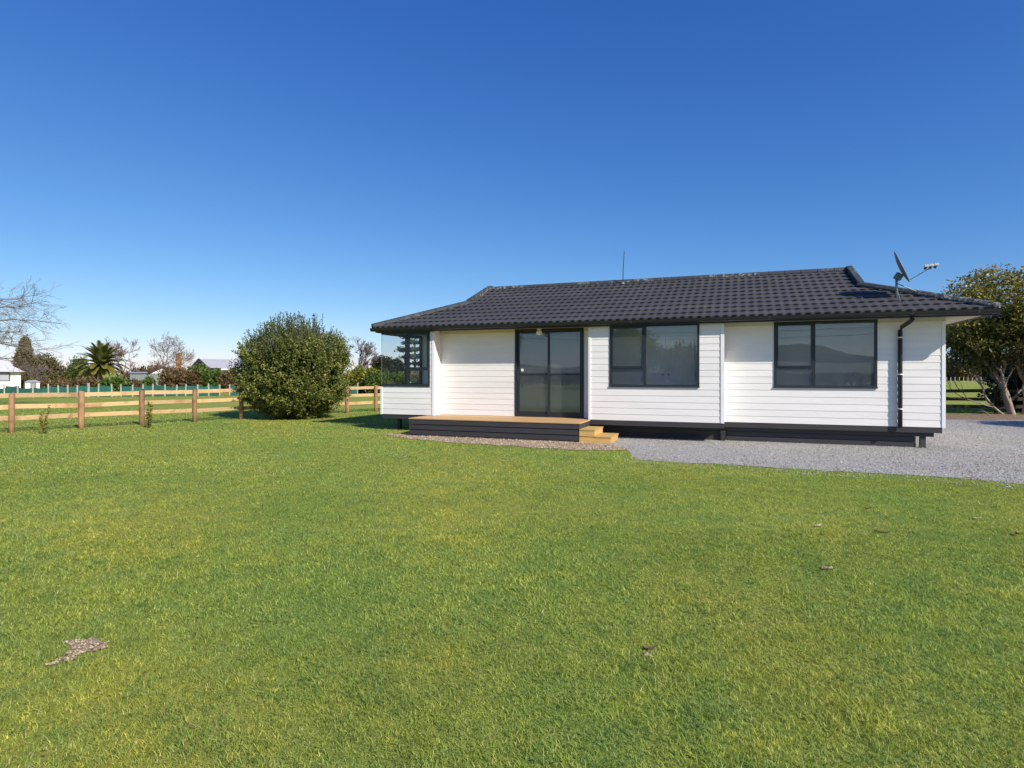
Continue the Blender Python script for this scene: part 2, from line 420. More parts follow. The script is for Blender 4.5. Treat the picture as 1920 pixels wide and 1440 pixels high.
# corner bay
wb = wall([(XB0, XB1, YM, YM+T, ZB, SILL-0.05), (WBAY, XB1-T, YM, YM+T, SILL-0.05, ZS), (XB1-T, XB1, YM+T, YD+0.02, ZB, ZS),
           (XB0, XB0+T, YM+T, YBAY, ZB, SILL-0.05), (XB0, XL, YBAY, YBAY+T, ZB, ZS)])
clad(wb, (XB0, YM), (XB1, YM), F, [(-1, WBAY-XB0, SILL-0.05, ZS)])
clad(wb, (XB1, YM), (XB1, YD), RT)
clad(wb, (XB0, YM), (XB0, YBAY), LF, rows=5)
# recessed wall with the sliding door
wd = wall([(XB1-T, WD[0], YD+0.021, YD+T, ZB, ZS)])
wall([(WD[1], XM0+0.0, YD, YD+T, ZB, ZS)])
clad(wd, (XB1, YD), (XM0, YD), F, [(WD[0]-XB1, WD[1]-XB1, 0, ZS)])
# middle projecting wall
wm = wall([(XM0, XM1, YM, YM+T, ZB, SILL), (XM0, WM[0], YM, YM+T, SILL, ZS), (WM[1], XM1, YM, YM+T, SILL, ZS),
           (XM0, XM0+T, YM+T, YD+0.6, ZB, ZS), (XM1-T, XM1, YM+T, YD+0.6, ZB, ZS)])
clad(wm, (XM0, YM), (XM1, YM), F, [(WM[0]-XM0, WM[1]-XM0, SILL, ZS)])
clad(wm, (XM1, YM), (XM1, YD), RT); clad(wm, (XM0, YM), (XM0, YD), LF)
# right wall
wr = wall([(XM1, XR1, YD, YD+T, ZB, SILL), (XM1, WR[0], YD, YD+T, SILL, ZS), (WR[1], XR1, YD, YD+T, SILL, ZS), (XR1-T, XR1, YD+T, YBACK, ZB, ZS)])
clad(wr, (XM1, YD), (XR1, YD), F, [(WR[0]-XM1, WR[1]-XM1, SILL, ZS)])
clad(wr, (XR1, YD), (XR1, YBACK), RT)
# left and back walls
wl = wall([(XL, XL+T, YBAY+T, YBACK, ZB, ZS), (XL, XR1, YBACK, YBACK+T, ZB, ZS)])
clad(wl, (XL, YBAY), (XL, YBACK), LF)
clad(wl, (XL, YBACK+T), (XR1, YBACK+T), BK)
# corner boards and the cream moulding under the soffit
for (x0, x1, y0, y1) in ((XB1-0.045, XB1+0.028, YM-0.028, YM+0.04), (XM1-0.055, XM1+0.028, YM-0.03, YM+0.04), (XM0-0.026, XM0+0.035, YM-0.028, YM+0.04),
                         (XR1-0.045, XR1+0.026, YD-0.028, YD+0.04), (XB0-0.026, XB0+0.03, YM-0.028, YM+0.03)):
    put('corner_board', MB().box(x0, x1, y0, y1, ZB-0.004, ZW if x0 > -10 else SILL-0.055), M['trim'], H)
for x0, x1 in ((XB1+0.03, WD[0]), (WD[1], XM0-0.03), (XM1+0.03, WR[0]-0.01), (WR[1]+0.01, XR1+0.02)):
    put('moulding', profile((x0, YD), (x1, YD), F, [(0.0, ZW-0.045), (0.030, ZW-0.045), (0.036, ZW-0.02), (0.055, ZS-0.003), (0.0, ZS-0.003)]), M['cream'], H)
# floor, ceiling, rooms
put('floor', MB().box(XB0+0.02, XR1-0.02, YD+0.1, YBACK-0.01, 0.36, 0.475).box(XB0+0.02, XB1-0.02, YM+0.02, YD+0.1, 0.36, 0.475).box(XM0+0.02, XM1-0.02, YM+0.02, YD+0.1, 0.36, 0.475), M['carpet'], H)
put('ceiling', MB().box(XL, XR1, YM+0.02, YBACK, ZS+0.012, ZS+0.04), M['inner'], H)
for xp in (XM0-0.2, XM1+0.15):
    put('partition_wall', MB().box(xp, xp+0.08, YD+T+0.51 if xp < -2 else YD+T+0.51, YBACK-0.01, 0.476, ZS+0.01), M['inner'], H)
put('partition_wall', MB().box(XL+T, XM0-0.21, 20.4, 20.48, 0.476, ZS+0.01), M['inner'], H)
put('partition_wall', MB().box(XM1+0.24, XR1-T-0.005, 18.3, 18.38, 0.476, ZS+0.01), M['inner'], H)  # unseen wall added close behind the right window to brighten it

# under-floor band, skirting boards, bearer and pile
def dark(name, *b): return put(name, MB().box(*b), M['char'], H)
dark('base_band', XB0+0.015, XB1+0.0, YM+0.004, YM+0.05, 0.365, ZB-0.006)
dark('base_band', XM0+0.01, XM1+0.018, YM-0.012, YM+0.04, 0.362, ZB-0.006)
dark('base_band', XM1+0.02, XR1-0.035, YD-0.008, YD+0.04, 0.362, ZB-0.006)
dark('base_band', XR1-0.08, XR1-0.036, YD+0.041, YBACK, 0.362, ZB-0.006)
dark('base_band', XB0+0.015, XB0+0.06, YM+0.051, YBAY, 0.365, ZB-0.006)
dark('bearer', XM1, 4.12, YD+0.10, YD+0.22, 0.265, 0.361)
for x0, x1, y in ((XM0-0.05, XM1+0.0, YD+0.15), (XM1+0.06, 3.78, YD+0.16)):
    for z0, z1 in ((0.255, 0.355) if x0 < -1 else (0.25, 0.262), (0.135, 0.245), (0.012, 0.125)):
        dark('skirting_board', x0, x1, y, y+0.025, z0, z1)
dark('skirting_backing', XM0, 3.75, YD+0.20, YD+0.21, 0.0, 0.26)
dark('pile', XM1-0.07, XM1+0.045, YD+0.05, YD+0.15, 0.0, 0.264)
dark('pile', 3.855, 3.965, YD+0.10, YD+0.20, 0.0, 0.264)
dark('pile', 3.855, 3.965, YBACK-0.4, YBACK-0.3, 0.0, 0.36)
for xx in (-9.9, -8.7):
    for yy in (YM+0.5, 18.0, 20.3, 22.4): dark('pile', xx, xx+0.1, yy, yy+0.1, 0.0, 0.36)

# windows ------------------------------------------------------------
def bars(x0, x1, z0, z1, w, y0, y1, wb_=None):
    wb_ = wb_ or w
    return MB().box(x0, x0+w, y0, y1, z0, z1).box(x1-w, x1, y0, y1, z0, z1).box(x0+w, x1-w, y0, y1, z0, z0+wb_).box(x0+w, x1-w, y0, y1, z1-w, z1)
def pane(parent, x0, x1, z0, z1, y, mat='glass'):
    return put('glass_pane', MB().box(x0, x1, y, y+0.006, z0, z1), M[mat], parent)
def window(x0, x1, y, xm, zt):
    w = put('window', bars(x0, x1, SILL, ZS-0.004, 0.055, y-0.032, y+0.05).box(xm-0.03, xm+0.03, y-0.031, y+0.049, SILL+0.055, ZS-0.06)
            .box(x0+0.055, xm-0.03, y-0.030, y+0.048, zt-0.03, zt+0.03), M['frame'], H)
    put('sill', profile((x0-0.008, y), (x1+0.008, y), F, [(0.032, SILL-0.012), (0.052, SILL-0.012), (0.052, SILL+0.004), (0.033, SILL+0.03)]), M['frame'], w)
    put('sash', bars(x0+0.058, xm-0.033, zt+0.033, ZS-0.063, 0.036, y-0.046, y+0.0), M['frame'], w)
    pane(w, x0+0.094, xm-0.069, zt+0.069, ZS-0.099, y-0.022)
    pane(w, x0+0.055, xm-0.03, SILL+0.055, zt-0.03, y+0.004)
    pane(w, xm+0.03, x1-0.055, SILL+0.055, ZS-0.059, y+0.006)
    return w
window(WM[0], WM[1], YM, -2.285, 1.83)
window(WR[0], WR[1], YD, 1.655, 1.83)
# glazed corner
cw = put('window', MB().box(XB0+0.004, WBAY, YM-0.034, YM+0.05, SILL-0.045, SILL+0.03).box(XB0+0.004, WBAY, YM-0.032, YM+0.05, ZS-0.085, ZS-0.004)
         .box(WBAY-0.055, WBAY, YM-0.03, YM+0.05, SILL+0.03, ZS-0.085).box(-9.27, -9.20, YM-0.03, YM+0.05, SILL+0.03, ZS-0.085)
         .box(-9.20, WBAY-0.055, YM-0.029, YM+0.045, 1.80, 1.86)
         .box(XB0-0.03, XB0+0.05, YM+0.05, YBAY, SILL-0.045, SILL+0.03).box(XB0-0.03, XB0+0.05, YM+0.05, YBAY, ZS-0.085, ZS-0.004)
         .box(XB0-0.028, XB0+0.05, YBAY-0.06, YBAY, SILL+0.03, ZS-0.085).box(XB0-0.028, XB0+0.05, 17.05, 17.11, SILL+0.03, ZS-0.085), M['frame'], H)
put('sash', bars(-9.197, WBAY-0.058, 1.863, ZS-0.088, 0.034, YM-0.044, YM), M['frame'], cw)
put('glass_pane', MB().box(XB0+0.006, -9.27, YM+0.002, YM+0.008, SILL+0.03, ZS-0.085), M['glass_bay'], cw)
put('glass_pane', MB().box(-9.163, WBAY-0.092, YM-0.02, YM-0.014, 1.897, ZS-0.122), M['glass_bay'], cw)
put('glass_pane', MB().box(-9.20, WBAY-0.055, YM+0.002, YM+0.008, SILL+0.03, 1.80), M['glass_bay'], cw)
for ya, yb in ((YM+0.010, 17.05), (17.11, YBAY-0.06)):
    put('glass_pane', MB().box(XB0+0.006, XB0+0.012, ya, yb, SILL+0.03, ZS-0.085), M['glass_bay'], cw)
put('corner_bead', MB().box(XB0-0.004, XB0+0.004, YM-0.004, YM+0.008, SILL+0.03, ZS-0.086), M['steel'], cw)

# sliding door -------------------------------------------------------
dr = put('sliding_door', bars(WD[0], WD[1], ZB+0.012, ZS-0.004, 0.05, YD-0.03, YD+0.08, 0.045), M['frame'], H)
xm = -5.02
def leaf(x0, x1, y, h_=1.69):
    l = put('door_leaf', bars(x0, x1, ZB+0.06, ZS-0.06, 0.062, y, y+0.036, 0.085).box(x0+0.062, x1-0.062, y, y+0.034, h_-0.022, h_+0.022), M['frame'], dr)
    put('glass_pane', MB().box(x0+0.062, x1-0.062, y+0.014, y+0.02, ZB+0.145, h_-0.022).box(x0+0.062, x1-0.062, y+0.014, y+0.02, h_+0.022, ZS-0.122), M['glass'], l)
    return l
l1 = leaf(WD[0]+0.052, xm+0.06, YD+0.035); l2 = leaf(xm-0.01, WD[1]-0.052, YD-0.012)
put('door_sticker', MB().tube([(-5.80, YD+0.048, 1.81), (-5.80, YD+0.0485+0.0002, 1.81)], 0.042, 20), M['white_pl'], l1)
put('handle', MB().box(-5.945, -5.915, YD-0.004, YD+0.034, 1.52, 1.78), M['mast'], l1, bevel=0.006)
# wardrobe in the middle room
wa = thing('wardrobe', (-1.95, 17.6, 0.476), 'built-in white wardrobe with two black knobs behind the middle window', 'wardrobe')
put('carcass', MB().box(XM0-0.1, XM1+0.13, 17.33, 17.9, 0.477, ZS+0.009), M['door_inner'], wa)
for x0, x1, xk in ((-2.86, -1.956, -2.03), (-1.944, -1.04, -1.87)):
    d_ = put('wardrobe_door', MB().box(x0, x1, 17.305, 17.329, 0.52, 2.90), M['door_inner'], wa)
    put('knob', MB().lathe((0, 0, 0), [(0.012, 0), (0.014, 0.015), (0.03, 0.02), (0.026, 0.036), (0.0, 0.04)], 14), M['knob'], d_)
    k_ = [c for c in d_.children][0]
    k_.rotation_euler = (R_(90), 0, 0); k_.location = (xk, 17.305, 1.68)

# eaves --------------------------------------------------------------
XE0, XE1, YE0, YE1 = -10.36, 5.087, 15.40, 23.40
ZG = 3.07; TAN = 0.39; CO = 1/math.hypot(1, TAN); SI = TAN*CO; YR = 19.40
put('soffit', MB().box(XE0+0.10, XE1-0.10, YE0+0.12, YM-0.03, ZS, ZS+0.01).box(XB1+0.03, XM0-0.03, YM-0.03, YD+0.08, ZS, ZS+0.01)
    .box(XM1+0.03, XE1-0.10, YM-0.03, YD+0.08, ZS, ZS+0.01).box(XR1-0.02, XE1-0.10, YD+0.08, YE1-0.1, ZS, ZS+0.01)
    .box(XE0+0.10, XL+0.02, YM+0.05, YE1-0.1, ZS+0.0005, ZS+0.0105).box(XL+0.02, XR1-0.02, YBACK+0.05, YE1-0.1, ZS, ZS+0.01), M['cream'], H)
fa = [(0.0, ZS-0.035), (0.025, ZS-0.035), (0.025, ZG-0.01), (0.0, ZG-0.01)]
for a, b, n_ in (((XE0+0.1, YE0+0.12), (XE1-0.1, YE0+0.12), F), ((XE1-0.12, YE0+0.146), (XE1-0.12, YE1-0.12), RT), ((XE0+0.12, YE0+0.146), (XE0+0.12, YE1-0.12), LF), ((XE0+0.1, YE1-0.12), (XE1-0.1, YE1-0.12), BK)):
    put('fascia', profile(a, b, n_, fa), M['gutter'], H)
gp = [(0.0, ZG-0.10), (0.055, ZG-0.10), (0.085, ZG-0.085), (0.103, ZG-0.055), (0.108, ZG-0.012), (0.114, ZG), (0.098, ZG), (0.094, ZG-0.05), (0.075, ZG-0.085), (0.0, ZG-0.088)]
GY = YE0 + 0.094
put('gutter', profile((XE0-0.02, GY), (XE1+0.02, GY), F, gp), M['gutter'], H)
put('gutter', profile((XE1-0.094, GY+0.002), (XE1-0.094, YE1), RT, gp), M['gutter'], H)
put('gutter', profile((XE0+0.094, GY+0.002), (XE0+0.094, YE1), LF, gp), M['gutter'], H)
put('gutter', profile((XE0, YE1-0.094), (XE1, YE1-0.094), BK, gp), M['gutter'], H)
for x in (-8.9, -5.9, -2.6, 0.65, 3.52, 4.72):
    put('gutter_joiner', profile((x-0.02, GY), (x+0.02, GY), F, [(o_*1.0+0.004, z-0.003) for o_, z in gp[:6]] + [(0.0, ZG+0.004)]), M['mast'], H)
dx = 3.42
dp = put('downpipe', MB().tube([(dx+0.12, YE0+0.06, ZG-0.09), (dx+0.12, YE0+0.08, ZS-0.06), (dx+0.10, YE0+0.16, ZS-0.11), (dx+0.02, YD-0.16, ZS-0.20), (dx, YD-0.085, ZS-0.27), (dx, YD-0.085, ZB-0.02)],
                              0.047, 14), M['gutter'], H, True)
for z in (2.53, 1.69, 0.90):
    put('bracket', MB().lathe((dx, YD-0.085, z), [(0.047, -0.012), (0.053, -0.012), (0.053, 0.012), (0.047, 0.012)], 16).box(dx-0.075, dx-0.045, YD-0.05, YD-0.018, z-0.012, z+0.012), M['white_pl'], dp)

# roof ---------------------------------------------------------------
CV = 0.39; V0 = 0.04; NC = 11; NG = 6
vg = V0 + NG*CV; RG = vg*CO
XG0, XG1 = XE0 + RG, XE1 - RG
def rz(run): return ZG + TAN*run
def under(x, run, y): return (x, y, rz(run) - 0.03)
yg0, yg1 = YE0+RG, YE1-RG; zr = rz(YR-YE0) - 0.03
rb = MB()
A = [under(XE0+0.04, 0.04, YE0+0.04), under(XE1-0.04, 0.04, YE0+0.04), under(XE1-0.04, 0.04, YE1-0.04), under(XE0+0.04, 0.04, YE1-0.04),
     under(XG0, RG, yg0), under(XG1, RG, yg0), under(XG1, RG, yg1), under(XG0, RG, yg1), (XG0, YR, zr), (XG1, YR, zr)]
rb.add(A, [(0,1,5,4), (4,5,9,8), (1,2,6,5), (2,3,7,6), (7,6,9,8)[::-1], (3,0,4,7), (5,6,9), (7,4,8)])
roof = put('roof', rb, M['tile'], H)
PW = 0.20; NWAVE = 6; SW = PW*NWAVE
def tile_bm(u0, u1, vlo):
    """one pressed sheet: scalloped waves across, a stepped nose at the lower edge"""
    bm = bmesh.new(); nseg = int(round((u1-u0)/PW*8))
    def row(v, base, amp, dv):
        r = []
        for i in range(nseg+1):
            u = u0 + (u1-u0)*i/nseg; s = 0.5 - 0.5*math.cos(2*math.pi*((u/PW) % 1.0)**1.3)
            r.append(bm.verts.new((u, v - dv*s, base + amp*s)))
        return r
    for rows in ((row(-0.004, -0.006, 0.002, 0.030), row(0.0, 0.036, 0.012, 0.034)), (row(0.0, 0.036, 0.012, 0.034), row(0.05, 0.033, 0.013, 0.01), row(0.2, 0.02, 0.011, 0), row(CV+0.01, 0.0, 0.010, 0))):
        for a, b in zip(rows[:-1], rows[1:]):
            for i in range(nseg): bm.faces.new((a[i], a[i+1], b[i+1], b[i]))
    return bm
def to_world(bm, org_v, dx_):
    for v in bm.verts:
        u, s, w = v.co
        v.co = (u, s*CO - w*SI, s*SI + w*CO)
full = None
for r in range(NC):
    vlo = V0 + r*CV
    off = (r % 3)*0.4
    xL = XE0 + vlo*CO if r < NG else XG0; xR = XE1 - vlo*CO if r < NG else XG1
    x = math.floor((xL - off)/SW)*SW + off
    while x < xR:
        a, b = x, x + SW
        inl = (a >= XE0 + (vlo+CV+0.02)*CO) if r < NG else (a >= XG0)
        inr = (b <= XE1 - (vlo+CV+0.02)*CO) if r < NG else (b <= XG1)
        org = Vector((x, YE0 + vlo*CO, ZG + vlo*SI))
        if inl and inr:
            if full is None:
                bm = tile_bm(0, SW, 0); to_world(bm, 0, 0); full = bpy.data.meshes.new('roof_tile'); bm.to_mesh(full); bm.free(); full.shade_smooth()
                full.materials.append(M['tile'])
            link_mesh('roof_tile', full, None, roof, org)
        else:
            bm = tile_bm(0, SW, 0)
            geom = lambda: bm.verts[:] + bm.edges[:] + bm.faces[:]
            if r < NG:
                # keep u >= XE0 + (vlo+v)*CO - x  and  u <= XE1 - (vlo+v)*CO - x
                bmesh.ops.bisect_plane(bm, geom=geom(), plane_co=(XE0 + vlo*CO - x, 0, 0), plane_no=(-1, CO, 0), clear_outer=True)
                bmesh.ops.bisect_plane(bm, geom=geom(), plane_co=(XE1 - vlo*CO - x, 0, 0), plane_no=(1, CO, 0), clear_outer=True)
            else:
                bmesh.ops.bisect_plane(bm, geom=geom(), plane_co=(XG0 - x, 0, 0), plane_no=(-1, 0, 0), clear_outer=True)
                bmesh.ops.bisect_plane(bm, geom=geom(), plane_co=(XG1 - x, 0, 0), plane_no=(1, 0, 0), clear_outer=True)
            if len(bm.faces) > 2:
                to_world(bm, 0, 0); me = bpy.data.meshes.new('roof_tile'); bm.to_mesh(me); me.shade_smooth()
                link_mesh('roof_tile', me, M['tile'], roof, org)
            bm.free()
        x += SW
def cap_run(a, b, step, w, h, name):
    a = Vector(a); b = Vector(b); d = (b-a); n_ = max(1, round(d.length/step)); d.normalize(); L_ = (b-a).length/n_
    sd = d.cross(Vector((0,0,1))).normalized(); up = sd.cross(d).normalized()
    prof = [(-w/2, -0.035), (-w/2, 0.0), (-w*0.28, h*0.72), (0, h), (w*0.28, h*0.72), (w/2, 0.0), (w/2, -0.035)]
    me = bpy.data.meshes.new(name); vs_ = []; k = len(prof)
    for t, sc_ in ((0, 1.0), (0.03, 1.1), (0.04, 1.0), (L_+0.01, 1.0)):
        for q, z in prof: vs_.append(d*t + sd*(q*sc_) + up*(z*sc_))
    fs_ = [(i*k+j, i*k+j+1, (i+1)*k+j+1, (i+1)*k+j) for i in range(3) for j in range(k-1)] + [tuple(range(k)), tuple(3*k+j for j in range(k))[::-1]]
    me.from_pydata([tuple(v) for v in vs_], [], fs_)
    for i in range(n_): link_mesh(name, me, M['cap'], roof, a + d*(L_*i))
cap_run((XG0-0.05, YR, rz(YR-YE0)+0.02), (XG1+0.05, YR, rz(YR-YE0)+0.02), 0.42, 0.26, 0.085, 'ridge_cap')
for X0, XG in ((XE0, XG0), (XE1, XG1)):
    s_ = 1 if X0 == XE0 else -1
    cap_run((X0+0.03*s_, YE0+0.03, ZG+0.055), (XG, yg0, rz(RG)+0.055), 0.42, 0.22, 0.08, 'hip_cap')
    cap_run((X0+0.03*s_, YE1-0.03, ZG+0.055), (XG, yg1, rz(RG)+0.055), 0.42, 0.22, 0.08, 'hip_cap')
    for yy in (yg0, yg1):
        put('barge_cap', MB().obox((XG-0.02*s_, yy, rz(RG)+0.06), (XG-0.02*s_, YR, rz(YR-YE0)+0.06), 0.14, 0.17), M['cap'], roof)

# deck and steps -----------------------------------------------------
dk = thing('deck', (-6.1, 15.3, 0), 'low new timber deck with dark stained face boards in front of the sliding door', 'deck')
y = 14.50; i = 0
while y < YD - 0.03:
    y1 = min(y+0.128, YD-0.024)
    if y1 <= YM - 0.03: x0, x1 = -8.54, -3.70
    else: x0, x1 = XB1+0.035, XM0-0.035
    z = 0.4895 + random.uniform(-0.0015, 0.0015)
    put('deck_board', MB().box(x0, x1, y, y1, z-0.03, z), M['deck'], dk, bevel=0.004)
    y += 0.134
for z0, z1 in ((0.326, 0.457), (0.182, 0.306), (0.036, 0.162)):
    put('face_board', MB().box(-8.53, -3.715, 14.515, 14.54, z0, z1), M['char'], dk, bevel=0.003)
    put('face_board', MB().box(-3.742, -3.717, 14.541, YM-0.04, z0, z1), M['char'], dk)
    put('face_board', MB().box(-8.53, -8.505, 14.541, YM-0.04, z0, z1), M['char'], dk)
for x in (-8.4, -7.1, -5.8, -4.5, -3.85):
    put('deck_pile', MB().box(x, x+0.09, 14.56, 14.65, 0.0, 0.45), M['char'], dk)
put('backing', MB().box(-8.4, -3.8, 14.70, 14.71, 0.06, 0.44), M['char'], dk)
st = thing('steps', (-3.3, 15, 0), 'two raw pine box steps at the end of the deck', 'steps')
for x1, z in ((-3.33, 0.335), (-2.93, 0.175)):
    x0 = -3.712 if z > 0.3 else -3.328
    put('tread', MB().box(x0, x1+0.012, 14.49, 15.46, z-0.032, z), M['pine'], st, bevel=0.004)
put('side_board', MB().box(-3.712, -3.335, 14.502, 14.53, 0.158, 0.302), M['pine'], st)
put('side_board', MB().box(-3.712, -2.935, 14.5025, 14.531, 0.012, 0.142), M['pine'], st)
put('side_board', MB().box(-3.712, -3.335, 15.42, 15.45, 0.158, 0.302), M['pine'], st)
put('side_board', MB().box(-3.712, -2.935, 15.42, 15.45, 0.012, 0.142), M['pine'], st)
put('riser', MB().box(-3.36, -3.332, 14.532, 15.418, 0.176, 0.302), M['pine'], st)
put('riser', MB().box(-2.96, -2.932, 14.532, 15.418, 0.012, 0.142), M['pine'], st)

# small things on the house ------------------------------------------
pl = thing('porch_light', (-5.18, 15.80, ZS-0.2), 'round opal globe light hanging under the eave above the sliding door', 'light')
put('base', MB().lathe((-5.18, 15.80, ZS-0.062), [(0.055, 0.0), (0.06, 0.03), (0.06, 0.061)], 18), M['lnb'], pl, True)
put('globe', MB().lathe((-5.18, 15.80, ZS-0.21), [(0.0, 0.0), (0.045, 0.008), (0.075, 0.04), (0.083, 0.08), (0.07, 0.115), (0.045, 0.148)], 20), M['globe'], pl, True)
def on_roof(px, run):  # point of the front slope seen at column px
    Y = YE0 + run; Z = Y/(cs*(1+0.000335*(px-960))); Xc = (px-960)/FPX*Z
    return Vector((Xc*cs - Z*sn, Y, rz(run)))
b0 = on_roof(1168, 3.75)
va = thing('aerial', b0, 'thin straight aerial rod standing near the roof ridge', 'aerial')
put('rod', MB().tube([b0-Vector((0,0,0.02)), b0+Vector((0.01,0,0.55)), b0+Vector((0.04,0,1.05))], [0.016, 0.014, 0.012], 8), M['mast'], va)
put('flashing', MB().lathe(b0-Vector((0,0,0.03)), [(0.09, 0), (0.05, 0.08), (0.02, 0.12)], 12), M['steel'], va)
b1 = on_roof(1681, 1.02)
sd_ = thing('satellite_dish', b1, 'grey satellite dish with three receivers on a braced pole above the eave', 'satellite dish')
put('pole', MB().tube([b1-Vector((0,0,0.05)), b1+Vector((0,0,0.55))], 0.026, 12), M['steel'], sd_, True)
q = on_roof(1729, 1.18); put('brace', MB().tube([b1+Vector((0,0,0.36)), q+Vector((0,0,0.04))], 0.011, 6), M['steel'], sd_)
q = on_roof(1688, 0.62); put('brace', MB().tube([b1+Vector((0,0,0.28)), q+Vector((0,0,0.04))], 0.009, 6), M['steel'], sd_)
ax = Vector((0.94, -0.20, 0.39)).normalized(); sdv = ax.cross(Vector((0,0,1))).normalized(); upv = sdv.cross(ax).normalized()
dc = b1 + Vector((0.10, 0, 0.74))
mb = MB(); nr, na = 6, 28; vs_ = [dc - ax*0.06]; fs_ = []
for i in range(1, nr+1):
    for j in range(na):
        t = 2*math.pi*j/na; r = i/nr; vs_.append(dc + sdv*(0.34*r*math.cos(t)) + upv*(0.405*r*math.sin(t)) - ax*(0.06*(1-r*r)))
for j in range(na): fs_.append((0, 1+j, 1+(j+1) % na))
for i in range(nr-1):
    for j in range(na): fs_.append((1+i*na+j, 1+(i+1)*na+j, 1+(i+1)*na+(j+1) % na, 1+i*na+(j+1) % na))
mb.add(vs_, fs_); do = put('reflector', mb, M['dish'], sd_, True)
so_ = do.modifiers.new('solid', 'SOLIDIFY'); so_.thickness = 0.012
put('mount', MB().obox(b1+Vector((0.0,0,0.45)), dc-ax*0.08-upv*0.14, 0.10, 0.16).obox(b1+Vector((-0.03,0,0.50)), b1+Vector((0.05,0,0.50)), 0.09, 0.10), M['dish'], sd_, bevel=0.01)
lo = dc - upv*0.36; le = lo + ax*0.36 + Vector((0.06,0,0.10))
put('arm', MB().tube([lo, le], 0.012, 6), M['steel'], sd_)
lt = le + Vector((0.02,0,0.06))
for k in (-1, 0, 1):
    c_ = lt + Vector((0.10*k + 0.03, 0.02*k, 0.012*k))
    l_ = put('receiver', MB().obox(c_-Vector((0.045,0,-0.02)), c_+Vector((0.045,0,0.02)), 0.05, 0.055), M['lnb'], sd_, bevel=0.008)
    put('receiver_horn', MB().tube([c_+Vector((-0.01,0,-0.01)), c_+Vector((-0.035,0.0,-0.055))], [0.026, 0.03], 10), M['knob'], l_)

# ================================================================== vegetation helpers
def unit(v):
    return v / np.maximum(np.linalg.norm(v, axis=-1, keepdims=True), 1e-9)
def leaf_quads(cent, dirs, length, width, r, fold=0.25):
    """diamond leaves: cent (n,3) base points, dirs (n,3) growth, length/width (n,)"""
    n_ = len(cent); d = unit(dirs); a = unit(np.cross(d, r.normal(size=(n_, 3)))); nn = np.cross(a, d)
    L_ = length[:, None]; w = width[:, None]
    v = np.stack([cent, cent + d*L_*0.5 + a*w*0.5 + nn*w*fold, cent + d*L_, cent + d*L_*0.5 - a*w*0.5 + nn*w*fold], 1).reshape(-1, 3)
    f = np.arange(n_*4).reshape(-1, 4); return v, f
def blob_points(n_, r, shell=0.55):
    p = unit(r.normal(size=(n_, 3))); rad = (shell + (1-shell)*r.random((n_, 1)))
    return p*rad
def segs_mesh(segs, sides=5):
    """segs: list of (p0,p1,r0,r1) -> tapered prisms"""
    P0 = np.array([s[0] for s in segs], float); P1 = np.array([s[1] for s in segs], float)
    R0 = np.array([s[2] for s in segs])[:, None]; R1 = np.array([s[3] for s in segs])[:, None]
    d = unit(P1-P0); ref = np.where(np.abs(d[:, 2:3]) > 0.9, np.array([[1., 0, 0]]), np.array([[0, 0, 1.]]))
    a = unit(np.cross(d, ref)); b = np.cross(d, a); rings = []
    for P, R in ((P0, R0), (P1, R1)):
        for j in range(sides):
            t = 2*math.pi*j/sides; rings.append(P + (a*math.cos(t) + b*math.sin(t))*R)
    v = np.stack(rings, 1); n_ = len(segs); v = v.reshape(-1, 3); f = []
    base = np.arange(n_)[:, None]*(2*sides)
    for j in range(sides):
        j2 = (j+1) % sides; f.append(np.concatenate([base+j, base+j2, base+sides+j2, base+sides+j], 1))
    return v, np.concatenate(f, 0)
def grow(base, d0, L0, r0, depth, r, kids=(2, 3), spread=0.6, shrink=0.72, up=0.08, wig=0.15, nseg=3, taper=0.72, tips=None, minr=0.004):
    segs = []; tips = [] if tips is None else tips
    def go(p, d, L_, rad, k):
        pts = [p]; q = np.array(p, float); dd = np.array(d, float)
        for i in range(nseg):
            dd = dd + r.normal(size=3)*wig + np.array([0, 0, up]); dd /= np.linalg.norm(dd)
            q2 = q + dd*L_/nseg; ra = max(minr, rad*(1-(1-taper)*i/nseg)); rb_ = max(minr, rad*(1-(1-taper)*(i+1)/nseg))
            segs.append((q.copy(), q2.copy(), ra, rb_)); q = q2
            if k > 0 and i < nseg-1 and r.random() < 0.55:
                s = r.normal(size=3); s = s/np.linalg.norm(s); e = dd + s*spread*1.25; e /= np.linalg.norm(e)
                go(q, e, L_*shrink*r.uniform(0.6, 1.0), rb_*0.6, k-1)
        if k > 0:
            for _ in range(r.integers(kids[0], kids[1]+1)):
                s = r.normal(size=3); s = s/np.linalg.norm(s); e = dd + s*spread; e /= np.linalg.norm(e)
                go(q, e, L_*shrink*r.uniform(0.75, 1.15), max(minr, rad*taper*0.78), k-1)
        else: tips.append((q.copy(), dd.copy()))
    go(np.array(base, float), np.array(d0, float), L0, r0, depth)
    return segs, tips

